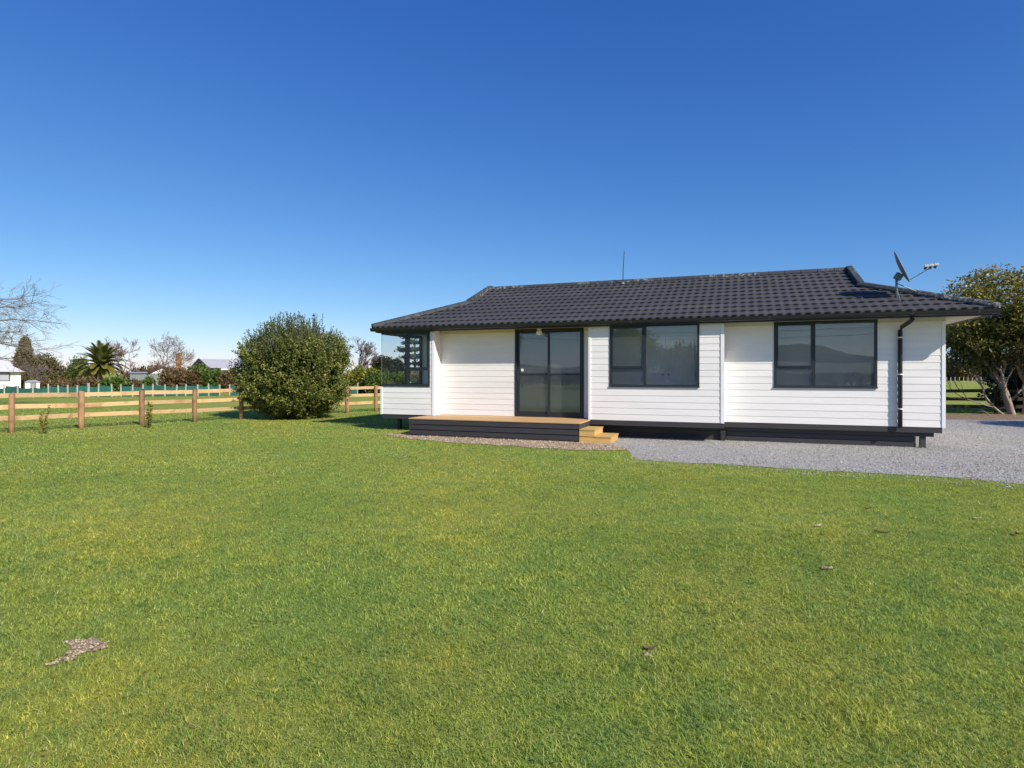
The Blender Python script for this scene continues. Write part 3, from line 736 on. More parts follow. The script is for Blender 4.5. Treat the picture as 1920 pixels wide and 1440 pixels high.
M['bark'] = plain('grey_brown_bark', (0.17, 0.13, 0.10), 0.9, 0.3, 6, bscale=25, bstr=0.5, bdist=0.02)
M['bark_pale'] = plain('pale_bark', (0.29, 0.235, 0.19), 0.85, 0.3, 5, bscale=20, bstr=0.5, bdist=0.02)
M['bark_dark'] = plain('dark_bark', (0.055, 0.042, 0.034), 0.9, 0.3, 6)
M['twig'] = plain('bare_twigs', (0.20, 0.15, 0.14), 0.85, 0.2, 2)
M['twig_red'] = plain('reddish_bare_twigs', (0.23, 0.135, 0.115), 0.85, 0.2, 2)
M['bush'] = leafmat('bush_leaves', [(0.0, (0.065, 0.092, 0.022)), (0.4, (0.150, 0.180, 0.040)), (0.75, (0.27, 0.275, 0.065)), (1.0, (0.46, 0.42, 0.125))], 0.28, 0.5)
M['bush_tip'] = leafmat('bush_shoot_leaves', [(0.0, (0.045, 0.068, 0.033)), (0.6, (0.098, 0.128, 0.053)), (1.0, (0.165, 0.188, 0.075))], 0.25, 0.5)
M['yleaf'] = leafmat('glossy_yellow_green_leaves', [(0.0, (0.061, 0.079, 0.018)), (0.45, (0.131, 0.140, 0.029)), (0.8, (0.281, 0.246, 0.044)), (1.0, (0.456, 0.334, 0.070))], 0.3, 0.35)
M['dleaf'] = leafmat('dark_green_leaves', [(0.0, (0.016, 0.024, 0.010)), (0.6, (0.035, 0.045, 0.016)), (1.0, (0.07, 0.075, 0.028))], 0.2, 0.45)
M['gleaf'] = leafmat('green_hedge_leaves', [(0.0, (0.053, 0.090, 0.021)), (0.6, (0.112, 0.173, 0.033)), (1.0, (0.195, 0.247, 0.053))], 0.25, 0.5)
M['lime'] = leafmat('lime_hedge_leaves', [(0.0, (0.084, 0.105, 0.014)), (0.5, (0.210, 0.217, 0.022)), (1.0, (0.392, 0.350, 0.042))], 0.3, 0.5)
M['rleaf'] = leafmat('russet_hedge_leaves', [(0.0, (0.074, 0.047, 0.024)), (0.5, (0.169, 0.115, 0.051)), (1.0, (0.257, 0.182, 0.081))], 0.25, 0.55)
M['conif'] = leafmat('bronze_conifer', [(0.0, (0.070, 0.068, 0.024)), (0.5, (0.155, 0.140, 0.048)), (1.0, (0.25, 0.20, 0.075))], 0.25, 0.6)
M['cedar'] = leafmat('blue_green_cedar', [(0.0, (0.026, 0.049, 0.036)), (0.6, (0.058, 0.098, 0.072)), (1.0, (0.104, 0.150, 0.104))], 0.2, 0.6)
M['palm'] = leafmat('palm_leaflets', [(0.0, (0.068, 0.088, 0.020)), (0.5, (0.143, 0.156, 0.032)), (1.0, (0.286, 0.245, 0.048))], 0.25, 0.45)
M['sapl'] = leafmat('sapling_leaves', [(0.0, (0.120, 0.144, 0.024)), (0.5, (0.240, 0.240, 0.042)), (1.0, (0.408, 0.336, 0.060))], 0.35, 0.45)

def fuzzy(center, radii, nclump, nleaf, size, r, mat, name, parent, power=2.0, zmin=0.02, upward=0.4, clump=0.22, flat_bottom=True, origin=None):
    """foliage body: leaf clumps spread through an uneven rounded volume"""
    c = np.array(center, float); rad = np.array(radii, float)
    p = unit(r.normal(size=(nclump, 3)))
    if power != 2.0:
        p = np.sign(p)*np.abs(p)**(2.0/power); p /= (np.abs(p)**power).sum(1, keepdims=True)**(1/power)
    k = r.random((nclump, 1))**0.5*0.55 + 0.45
    lump = 1 + 0.10*np.sin(p[:, :1]*5+r.random()*6)*np.cos(p[:, 1:2]*4+r.random()*6) + 0.08*np.sin(p[:, 2:3]*7 + p[:, :1]*4 + r.random()*6)
    pc = c + p*rad*k*lump
    nrm = unit(p/rad)
    cl = clump*min(rad)*(0.6+0.8*r.random((nclump, 1)))
    tone = r.normal(size=nclump)*0.16
    idx = np.repeat(np.arange(nclump), nleaf)
    pts = pc[idx] + r.normal(size=(len(idx), 3))*cl[idx]*0.55
    d = nrm[idx]*0.6 + r.normal(size=(len(idx), 3))*0.75 + np.array([0, 0, upward])
    keep = pts[:, 2] > zmin; pts, d, idx = pts[keep], d[keep], idx[keep]
    L_ = size*(0.6+0.8*r.random(len(pts))); v, f = leaf_quads(pts, d, L_, L_*0.55, r)
    rn = np.clip(0.45 + tone[idx] + r.normal(size=len(pts))*0.17, 0, 1)
    return np_mesh(name, v, f, mat, parent, np.repeat(rn, 4))

def shrub(name, px, Z, w, h, mat, label, cat='shrub', group=None, dens=1.0, size=0.22, depth=None, power=2.4, seed=0, zc=None):
    r = np.random.default_rng(seed + int(px)); b = colx(px, Z); t = thing(name, b, label, cat, group)
    dp_ = depth or w*0.8
    zc = h*0.48 if zc is None else zc
    n1 = int(150*dens*max(1, w*h/6)); fuzzy((b.x, b.y, zc), (w/2, dp_/2, h-zc), n1, 20, size*1.08, r, M[mat], 'foliage', t, power)
    v, f = segs_mesh([(np.array((b.x+a*0.1, b.y, 0)), np.array((b.x+a*w*0.22, b.y+r.normal()*0.2, h*0.6)), 0.05, 0.02) for a in (-1, 0, 1)], 6)
    np_mesh('stem', v, f, M['bark'], t); return t

# ------------------------------------------------------------------ big round bush by the fence
def big_bush():
    r = np.random.default_rng(11); b = colx(553, 23.1); t = thing('bush', b, 'big dense round evergreen bush with wispy upright shoots in front of the rail fence', 'bush')
    c = np.array((b.x, b.y, 1.62)); rad = np.array((1.93, 1.7, 1.66))
    ca, sa = cs, sn
    # leafy shoots all over the surface
    ns = 2500; p = unit(r.normal(size=(ns, 3))); p = np.sign(p)*np.abs(p)**0.82; p = p/((np.abs(p)**2.44).sum(1, keepdims=True)**(1/2.44))
    lump = 1 + 0.085*np.sin(p[:, :1]*5+1)*np.cos(p[:, 2:3]*4+0.6) + 0.055*np.sin(p[:, 2:3]*9+p[:, :1]*6) + 0.05*np.sin(p[:, 1:2]*8+p[:, :1]*7) - 0.06*np.clip(p[:, 2:3], 0, 1)*np.clip(-p[:, :1], 0, 1)*2 + r.normal(size=(ns, 1))*0.04
    base = c + p*rad*lump*(0.80 + 0.17*r.random((ns, 1)))
    foot = 1 - 0.34*np.clip((0.75-base[:, 2:3])/0.75, 0, 1); base[:, :2] = c[:2] + (base[:, :2]-c[:2])*foot
    nrm = unit(p/rad)
    sdir = unit(nrm*0.75 + np.array([0, 0, 0.65]) + r.normal(size=(ns, 3))*0.28)
    sl_ = 0.18 + 0.30*r.random(ns)**2
    per = 24; idx = np.repeat(np.arange(ns), per); tt = r.random(len(idx))
    pts = base[idx] + sdir[idx]*(sl_[idx]*tt)[:, None] + r.normal(size=(len(idx), 3))*0.035
    d = sdir[idx]*0.55 + r.normal(size=(len(idx), 3))*0.7
    keep = pts[:, 2] > 0.06; pts, d, idx, tt = pts[keep], d[keep], idx[keep], tt[keep]
    L_ = 0.055 + 0.05*r.random(len(pts)); v, f = leaf_quads(pts, d, L_, L_*0.55, r)
    tone = r.normal(size=ns)*0.15 + 0.10*np.sin(p[:, 0]*7)*np.sin(p[:, 2]*6+1)
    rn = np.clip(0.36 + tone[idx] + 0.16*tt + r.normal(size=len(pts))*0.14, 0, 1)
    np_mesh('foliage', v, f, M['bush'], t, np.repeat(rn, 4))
    # inner leaves
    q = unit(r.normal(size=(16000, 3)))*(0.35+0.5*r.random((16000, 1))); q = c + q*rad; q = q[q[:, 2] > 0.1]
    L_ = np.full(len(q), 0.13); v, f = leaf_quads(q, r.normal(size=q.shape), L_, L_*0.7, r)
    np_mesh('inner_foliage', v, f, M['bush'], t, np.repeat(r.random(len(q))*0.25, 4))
    # long thin shoots standing out of the top
    segs = []; P_ = []; D_ = []
    for i in range(420):
        a = r.uniform(0, 2*math.pi); k = math.sqrt(r.random())*1.0
        x = math.cos(a)*k; y = math.sin(a)*k
        z = c[2] + rad[2]*max(0.0, 1-(abs(x)**2.5+abs(y)**2.5)/1.08)**(1/2.5)*0.95
        p0 = np.array((c[0]+x*rad[0]*0.98, c[1]+y*rad[1]*0.98, max(z, 1.9))); L1 = r.uniform(0.3, 0.95)*(1.0 if k < 0.55 else 0.7)
        dd = np.array((x*0.25, y*0.25, 1.0)) + r.normal(size=3)*0.10; dd /= np.linalg.norm(dd)
        segs.append((p0, p0+dd*L1, 0.006, 0.003))
        for j in range(int(L1*46)):
            u = r.random(); P_.append(p0+dd*L1*u); D_.append(dd*0.9 + r.normal(size=3)*0.5)
    v, f = segs_mesh(segs, 3); np_mesh('shoot', v, f, M['bark'], t)['kind'] = 'stuff'
    P_ = np.array(P_); D_ = np.array(D_); L_ = 0.05+0.04*r.random(len(P_)); v, f = leaf_quads(P_, D_, L_, L_*0.4, r)
    np_mesh('shoot_leaves', v, f, M['bush_tip'], t, np.repeat(r.random(len(P_)), 4))
    sg = []
    for i in range(9):
        a = r.uniform(0, 6.28); s, _ = grow((b.x+0.25*math.cos(a), b.y+0.25*math.sin(a), 0), (0.6*math.cos(a), 0.6*math.sin(a), 1), 0.8, 0.05, 2, r, nseg=3)
        sg += s
    v, f = segs_mesh(sg, 5); np_mesh('stem', v, f, M['bark_dark'], t)
big_bush()

# ------------------------------------------------------------------ post and rail fences
def post_mesh(h, r0, seed):
    r = random.Random(seed); m = MB(); pts = [(r.uniform(-.008, .008), r.uniform(-.008, .008), z) for z in (-0.1, 0.3, 0.7, h-0.015, h)]
    m.tube(pts, [r0*1.03, r0*1.0, r0*0.98, r0*0.97, r0*0.86], 12); return m
def rail_fence(pts, label, heights, rail_mat, post_mat, ph, pr, rh, back):
    t = thing('rail_fence', (pts[0].x, pts[0].y, 0), label, 'fence')
    for i, p in enumerate(pts):
        m = post_mesh(ph+random.uniform(-.02, .02), pr*random.uniform(0.93, 1.07), i); mm = MB(); mm.add([Vector(v)+Vector((p.x, p.y, 0)) for v in m.v], m.f)
        put('post', mm, post_mat, t, True)
    for i, (a, b) in enumerate(zip(pts[:-1], pts[1:])):
        d = (b-a).normalized(); off = Vector((-d.y, d.x, 0))*back
        for h in heights:
            j0, j1 = random.uniform(-.02, .02), random.uniform(-.02, .02); sh = 0.004*(i % 2)
            A_ = a + off*(1+sh*2) + Vector((0, 0, h+j0)) - d*0.0; B_ = b + off*(1+sh*2) + Vector((0, 0, h+j1)) - d*0.006
            put('rail', MB().obox(A_, B_, 0.026, rh), rail_mat, t)
    return t
cpx = lambda px, Z: colx(px, Z)
fa0, fa1 = colx(22, 17.45), colx(705, 27.4)
u_ = (fa1-fa0)
FP = [fa0 - u_*0.133, fa0] + [fa0 + u_*k for k in (0.131, 0.262, 0.392, 0.520, 0.642, 0.764, 0.882, 1.0, 1.13, 1.26, 1.40, 1.54, 1.68)]
rail_fence(FP, 'three-rail fence of new round pine posts and boards beside the big bush', (1.065, 0.735, 0.41), M['rail'], M['post'], 1.15, 0.080, 0.130, 0.10)
RP = [at(x, HOR, z) for x, z in ((1560, 27.0), (1660, 26.6), (1752, 26.2), (1868, 25.9), (1990, 25.6), (2110, 25.3), (2240, 25.0))]
RP = [Vector((p.x, p.y, 0)) for p in RP]
rail_fence(RP, 'dark-stained three-rail fence beyond the gravel yard, tree shade in its colour', (0.97, 0.62, 0.31), M['shaded_rail'], M['shaded_rail'], 1.12, 0.075, 0.14, -0.09)

# far stake fence with green shade cloth
sf = thing('stake_fence', colx(100, 44), 'pale stake fence hung with green shade cloth across the far paddock', 'fence')
r = random.Random(5); px = -30.0; last = None; k = 0
A0, A1 = colx(-60, 42), colx(830, 52); L_ = (A1-A0).length; s = 0.0; du = (A1-A0).normalized(); prev = None
stake_me = None
while s < L_:
    p = A0 + du*s; tl = r.uniform(-0.05, 0.05); h = r.uniform(0.86, 0.98); w = r.choice([0.07, 0.08, 0.09])
    if r.random() < 0.06: w = 0.19; h = 1.02
    put('stake', MB().obox(p, p+Vector((tl*h, 0, h)), w, 0.06, Vector((0, 1, 0))), M['stake'], sf)
    if prev is not None and r.random() < (0.88 if s < L_*0.62 else 0.6):
        hh = r.uniform(0.68, 0.86); q = prev + Vector((0, 0, 0))
        m = MB(); n_ = 5; vs_ = []
        for i in range(n_+1):
            c_ = q.lerp(p, i/n_) + Vector((du.y*0.07, -du.x*0.07*-1, 0)); sag = 0.06*math.sin(math.pi*i/n_)
            vs_ += [c_+Vector((0, 0.02*math.sin(i*2), 0.02)), c_+Vector((0, -0.02*math.sin(i*2.3), hh-sag))]
        m.add(vs_, [(2*i, 2*i+2, 2*i+3, 2*i+1) for i in range(n_)]); put('shade_cloth', m, M['mesh'], sf)
    prev = p; s += r.uniform(0.55, 0.95)

# saplings
def sapling(px, py, h, leans, label, seed):
    r = np.random.default_rng(seed); b = gnd(px, py); t = thing('sapling', b, label, 'sapling'); segs = []; P_ = []; D_ = []; top = []
    for (lx, ly, hh) in leans:
        p = np.array((b.x, b.y, 0.0)); n_ = 7
        for i in range(n_):
            u = (i+1)/n_; q = np.array((b.x + lx*math.sin(u*1.4), b.y + ly*u, hh*u)) + r.normal(size=3)*0.008
            segs.append((p, q, 0.009*(1-i/n_*0.6), 0.009*(1-(i+1)/n_*0.6)))
            k = int(5 + 8*u)
            for _ in range(k):
                w = r.random(); P_.append(p+(q-p)*w); D_.append(r.normal(size=3)+np.array((0, 0, 0.4))); top.append(u)
            p = q
    v, f = segs_mesh(segs, 5); np_mesh('stem', v, f, M['bark'], t)
    P_ = np.array(P_); D_ = np.array(D_); L_ = 0.045+0.04*r.random(len(P_)); v, f = leaf_quads(P_, D_, L_, L_*0.6, r)
    rn = np.clip(0.15 + 0.55*np.array(top) + r.normal(size=len(P_))*0.15, 0, 1)
    np_mesh('leaves', v, f, M['sapl'], t, np.repeat(rn, 4))
sapling(82, 814, 0.8, [(-0.19, 0.02, 0.62), (0.15, 0.03, 0.82), (-0.1, -0.02, 0.4), (0.12, 0.0, 0.5)], 'forked yellow-green sapling planted before the rail fence', 3)
sapling(279, 802, 0.8, [(-0.06, 0.02, 0.8), (0.08, 0.03, 0.72), (0.14, -0.02, 0.45), (-0.09, 0.0, 0.5), (0.03, 0.05, 0.78)], 'bushy upright yellow-green sapling close to a fence post', 4)

# ------------------------------------------------------------------ trees
def bare_tree(px, Z, L0, r0, depth, label, seed,  mat='twig', lean=(0, 0, 1), spread=0.62, up=0.05, group=None, kids=(2, 3), stems=1, shrink=0.72, wig=0.16, minr=0.006, name='bare_tree', pos=None):
    r = np.random.default_rng(seed); b = Vector(pos) if pos else colx(px, Z); t = thing(name, b, label, 'tree', group)
    segs = []
    for i in range(stems):
        l_ = np.array(lean, float) + (r.normal(size=3)*np.array((0.35, 0.35, 0)) if stems > 1 else 0)
        s, _ = grow((b.x, b.y, -0.05), l_/np.linalg.norm(l_), L0, r0, depth, r, kids=kids, spread=spread, shrink=shrink, up=up, wig=wig, minr=minr); segs += s
    thick = [s for s in segs if s[2] > r0*0.38]; thin = [s for s in segs if s[2] <= r0*0.38]
    v, f = segs_mesh(thick, 7); np_mesh('trunk', v, f, M['bark'], t)
    v, f = segs_mesh(thin, 3); np_mesh('crown', v, f, M[mat], t); return t
def spreading_tree():
    r = np.random.default_rng(21); Z = 31; b = colx(-150, Z)
    t = thing('bare_tree', b, 'large leafless tree spreading fine drooping twigs over the fence corner', 'tree')
    trunk = [np.array(b), np.array(at(-148, 640, Z)), np.array(at(-140, 580, Z))]; trunk[0][2] = -0.05
    thick = [(trunk[0], trunk[1], 0.22, 0.17), (trunk[1], trunk[2], 0.17, 0.12)]; thin = []
    for (x0, y0, x1, y1, dz, n_) in ((-140, 615, 58, 574, -1, 9), (-140, 605, 36, 562, 1.5, 9), (-145, 640, 66, 600, 0.5, 10), (-145, 650, 38, 624, -2, 9), (-147, 665, 72, 654, 0.0, 9), (-147, 675, 28, 678, 2, 8), (-140, 605, -10, 566, 3, 8), (-146, 655, 20, 648, -3, 8)):
        p = np.array(at(x0, y0, Z)); e = np.array(at(x1, y1, Z+dz)); prev = p
        for k in range(n_):
            u = (k+1)/n_; q = p + (e-p)*u + np.array((0, 0, 0.35*math.sin(math.pi*u))) + r.normal(size=3)*0.06
            ra = 0.085*(1-u)+0.012; thick.append((prev, q, ra+0.006, ra)); d0 = (q-prev)/np.linalg.norm(q-prev)
            if k > 2:
                for _ in range(2 if k < n_-1 else 3):
                    d = d0*0.9 + r.normal(size=3)*np.array((0.5, 0.5, 0.42)); d /= np.linalg.norm(d)
                    sg, _t = grow(q, d, r.uniform(0.45, 0.85), 0.014, 3, r, kids=(2, 2), spread=0.5, shrink=0.72, up=-0.015, wig=0.085, minr=0.0042); thin += sg
            prev = q
    v, f = segs_mesh(thick, 7); np_mesh('trunk', v, f, M['bark'], t)
    v, f = segs_mesh(thin, 3); np_mesh('crown', v, f, M['twig'], t)
spreading_tree()
bare_tree(246, 66, 1.95, 0.11, 6, 'reddish leafless tree beside the palm', 22, 'twig_red', spread=0.75, up=0.06, stems=2, minr=0.012, shrink=0.74)
bare_tree(303, 64, 2.0, 0.12, 6, 'leafless tree standing before the grey-green shed', 23, 'twig_red', spread=0.78, up=0.04, stems=1, minr=0.009, shrink=0.76)
bare_tree(660, 62, 1.75, 0.13, 6, 'pale leafless tree behind the lime hedge', 24, 'twig', spread=0.65, up=0.14, stems=2, minr=0.015)
bare_tree(98, 72, 1.2, 0.09, 5, 'small leafless tree beside the bronze trees', 25, 'twig_red', spread=0.7, up=0.06, stems=2, minr=0.016)
bare_tree(72, 60, 1.0, 0.06, 5, 'slender leafless tree in front of the bronze conifer', 26, 'twig', spread=0.7, up=0.08, minr=0.014)

def leafy_tree(px, Z, h, w, mat, label, seed, group=None, size=0.3, dens=1.0, trunk=0.18, bark='bark', zc=0.6, cat='tree', power=2.0, name='leafy_tree', pos=None):
    r = np.random.default_rng(seed); b = Vector(pos) if pos else colx(px, Z); t = thing(name, b, label, cat, group)
    segs, tips = grow((b.x, b.y, -0.05), (0, 0, 1), h*0.33, trunk, 3, r, spread=0.6, up=0.12)
    v, f = segs_mesh(segs, 6); np_mesh('trunk', v, f, M[bark], t)
    # several overlapping clumped lobes give an uneven outline
    V = []; Fc = []; RN = []; o = 0
    lobes = [(0, 0, zc*h, w*0.42, h*(1-zc))]
    for i in range(9):
        a = r.uniform(0, 6.28); q = r.uniform(0.25, 0.6)*w/2
        lobes.append((q*math.cos(a), q*math.sin(a), h*r.uniform(zc-0.22, zc+0.18), w*r.uniform(0.16, 0.27), h*r.uniform(0.12, 0.2)))
    for lx, ly, lz, lr, lh in lobes:
        n_ = int(60*dens*max(1.0, lr*lh)); p = unit(r.normal(size=(n_, 3)))*(0.5+0.5*r.random((n_, 1))); pc = np.array((b.x+lx, b.y+ly, lz)) + p*np.array((lr, lr, lh))
        idx = np.repeat(np.arange(n_), 18); tone = r.normal(size=n_)*0.15 + 0.1*p[:, 2]*0
        pts = pc[idx] + r.normal(size=(len(idx), 3))*size*0.9; d = r.normal(size=pts.shape) + np.array((0, 0, 0.5)) + p[idx]*0.7
        kp = pts[:, 2] > 0.1; pts, d, ix = pts[kp], d[kp], idx[kp]
        LL = size*(0.6+0.8*r.random(len(pts))); v, f = leaf_quads(pts, d, LL, LL*0.55, r)
        V.append(v); Fc.append(f+o); o += len(v); RN.append(np.repeat(np.clip(0.42+tone[ix]+r.normal(size=len(pts))*0.16, 0, 1), 4))
    np_mesh('crown', np.concatenate(V), np.concatenate(Fc), M[mat], t, np.concatenate(RN)); return t
def cone_tree(px, Z, h, w, mat, label, seed, size=0.25, dens=1.0, tiers=0, name='conifer'):
    r = np.random.default_rng(seed); b = colx(px, Z); t = thing(name, b, label, 'tree')
    v, f = segs_mesh([(np.array((b.x, b.y, -0.05)), np.array((b.x, b.y, h*0.96)), 0.05*h*0.5, 0.02)], 8); np_mesh('trunk', v, f, M['bark_dark'], t)
    pts = []; segs = []
    if tiers:
        for k in range(tiers):
            zz = h*(0.10 + 0.86*k/tiers); L1 = w/2*(1-0.80*k/tiers)*r.uniform(0.8, 1.1)
            for j in range(7):
                a = r.uniform(0, 6.28); dr_ = r.uniform(-0.12, 0.1); LL = L1*r.uniform(0.7, 1.1)
                p0 = np.array((b.x, b.y, zz)); p1 = p0 + np.array((math.cos(a)*LL, math.sin(a)*LL, dr_*LL)); segs.append((p0, p1, 0.05, 0.012))
                m_ = int(60*dens*LL); u = r.random(m_)**0.7
                q = p0 + (p1-p0)*u[:, None] + r.normal(size=(m_, 3))*np.array((0.22, 0.22, 0.05))*(0.5+u[:, None]*0.7); pts.append(q)
        v, f = segs_mesh(segs, 4); np_mesh('branch', v, f, M['bark_dark'], t)['kind'] = 'stuff'
        pts = np.concatenate(pts); d = r.normal(size=pts.shape)*np.array((1, 1, 0.35))
    else:
        n_ = int(2600*dens); u = r.random(n_)**0.75; a = r.random(n_)*6.28; zz = h*(1-u)*0.97+0.1
        rr = w/2*(u*0.95+0.04)*(0.55+0.45*r.random(n_))*(1+0.18*np.sin(a*3+zz*2))
        pts = np.stack([b.x+rr*np.cos(a), b.y+rr*np.sin(a), zz], 1); pts = np.repeat(pts, 4, 0)+r.normal(size=(n_*4, 3))*0.12
        d = r.normal(size=pts.shape)*0.6 + np.array((0, 0, 0.7))
    LL = size*(0.6+0.8*r.random(len(pts))); v, f = leaf_quads(pts, d, LL, LL*0.45, r)
    cl = 0.14*np.sin(pts[:, 0]*3.1)*np.sin(pts[:, 2]*3.7)
    np_mesh('crown', v, f, M[mat], t, np.repeat(np.clip(0.45+cl+r.normal(size=len(pts))*0.2, 0, 1), 4)); return t
cone_tree(47, 66, 5.6, 3.4, 'conif', 'pointed bronze-green conifer behind the white cottage', 31, 0.24, 2.2)
leafy_tree(82, 68, 3.9, 4.4, 'conif', 'rounded bronze bushy tree leaning against the pointed conifer', 32, size=0.24, dens=1.4, zc=0.5)
leafy_tree(150, 70, 3.9, 2.8, 'gleaf', 'small airy green tree behind the palm', 33, size=0.17, dens=0.35, zc=0.6)
cone_tree(778, 58, 7.0, 5.4, 'cedar', 'blue-green cedar with flat layered branches seen through the corner window', 34, 0.30, 1.6, tiers=9)
leafy_tree(717, 66, 3.6, 2.6, 'dleaf', 'dark green tree behind the pale roof', 35, size=0.22, dens=1.0)
leafy_tree(742, 68, 3.4, 2.2, 'dleaf', 'small dark tree seen through the corner window under the cedar', 36, size=0.22, dens=1.0)

# hedges and shrubs across the paddock
shrub('shrub', 330, 56, 2.6, 2.05, 'rleaf', 'russet rounded hedge shrub below the orange column', dens=1.5, seed=1)
shrub('shrub', 372, 60, 2.3, 2.45, 'gleaf', 'light green domed shrub before the grey-roofed house', dens=1.4, seed=2)
shrub('shrub', 398, 55, 2.2, 1.95, 'gleaf', 'dark green hedge shrub between two russet ones', dens=1.6, seed=3)
shrub('shrub', 362, 54.5, 2.0, 1.9, 'rleaf', 'russet shrub in front of the domed green shrub', dens=1.5, seed=4)
shrub('shrub', 432, 55, 2.3, 1.85, 'rleaf', 'russet hedge shrub next to the big round bush', dens=1.5, seed=5)
shrub('shrub', 216, 57, 2.6, 1.25, 'gleaf', 'mixed green shrub at the foot of the palm', dens=1.3, seed=6)
shrub('shrub', 160, 57, 3.4, 1.2, 'rleaf', 'low russet and green thicket left of the palm trunk', dens=1.2, seed=7)
shrub('shrub', 279, 55, 1.0, 1.3, 'gleaf', 'small pointed green shrub before the shed', dens=1.0, seed=8, size=0.16)
shrub('shrub', 683, 52, 3.0, 2.15, 'lime', 'bright lime-yellow hedge between the bush and the house', dens=1.9, seed=9, size=0.2)
shrub('shrub', 706, 50, 1.7, 1.75, 'gleaf', 'green hedge end beside the glazed corner of the house', dens=1.7, seed=10, size=0.2)
shrub('shrub', 745, 53, 3.2, 1.75, 'gleaf', 'dull green hedge seen low through the corner window', dens=1.6, seed=11, size=0.2)
shrub('shrub', 790, 54, 3.2, 1.6, 'rleaf', 'russet hedge seen low through the corner window', dens=1.2, seed=12, size=0.2)
shrub('shrub', 110, 60, 3.6, 1.0, 'rleaf', 'low brown thicket between the conifers and the palm', dens=1.0, seed=13)
shrub('shrub', 250, 58, 3.6, 0.95, 'rleaf', 'low brown hedge under the reddish leafless tree', dens=1.0, seed=14)
shrub('shrub', 480, 58, 4.5, 1.9, 'gleaf', 'long green hedge running behind the big round bush', dens=1.0, seed=15)
shrub('shrub', 595, 58, 5.0, 2.0, 'gleaf', 'green hedge behind the right half of the big bush', dens=1.0, seed=16)

# palm
def palm():
    r = np.random.default_rng(41); b = colx(190, 61); t = thing('palm_tree', b, 'stout date palm with arching yellow-green fronds across the paddock', 'palm tree')
    v, f = segs_mesh([(np.array((b.x, b.y, -0.05)), np.array((b.x, b.y, 1.0)), 0.42, 0.36), (np.array((b.x, b.y, 1.0)), np.array((b.x, b.y, 2.45)), 0.36, 0.46)], 12); np_mesh('trunk', v, f, M['bark'], t)
    top = np.array((b.x, b.y, 2.45)); metas = []
    for variant in range(7):
        el = R_(86 - variant*15); L0 = 2.95*(1.0 - 0.04*variant) ; n_ = 26; p = np.zeros(3); V = []; Fc = []; RN = []; o = 0; e = el; pts = [p.copy()]
        for i in range(n_):
            e -= R_(1.0 + 0.25*variant + 1.5*i/n_); p = p + np.array((math.cos(e), 0, math.sin(e)))*L0/n_; pts.append(p.copy())
        for i in range(3, n_):
            u = i/n_; d = pts[i]-pts[i-1]; d /= np.linalg.norm(d); ll = 0.48*math.sin(math.pi*min(1, 0.15+u*0.85))**0.6 + 0.05
            for s_ in (-1, 1):
                for h_ in (0, 0.5):
                    a0 = pts[i-1]+(pts[i]-pts[i-1])*h_; out = d*0.75 + np.array((0, s_*0.8, 0.28)); out /= np.linalg.norm(out)
                    tip = a0 + out*ll + np.array((0, 0, -0.10*ll)); wv = d*0.05
                    V += [a0-wv, a0+wv, tip+wv*0.2, tip-wv*0.2]; Fc.append((o, o+1, o+2, o+3)); o += 4; RN += [np.clip(0.45+0.06*variant+r.normal()*0.12, 0, 1)]*4
        for i in range(n_):
            a0, a1 = pts[i], pts[i+1]; w = 0.035*(1-i/n_)+0.01
            V += [a0+(0, w, 0), a0-(0, w, 0), a1-(0, w, 0), a1+(0, w, 0)]; Fc.append((o, o+1, o+2, o+3)); o += 4; RN += [0.7]*4
        me = bpy.data.meshes.new('frond'); me.from_pydata([tuple(x) for x in V], [], Fc); at_ = me.attributes.new('rnd', 'FLOAT', 'POINT'); at_.data.foreach_set('value', np.array(RN, np.float32)); me.materials.append(M['palm']); metas.append(me)
    k = 0
    for variant, cnt in enumerate((7, 11, 12, 12, 11, 9, 6)):
        for j in range(cnt):
            a = 6.283*j/cnt + r.uniform(-0.3, 0.3) + variant*0.5
            o_ = link_mesh('frond', metas[variant], None, t, Vector(top)); o_.rotation_euler = (0, 0, a); s_ = r.uniform(0.88, 1.08); o_.scale = (s_, s_, s_)
palm()

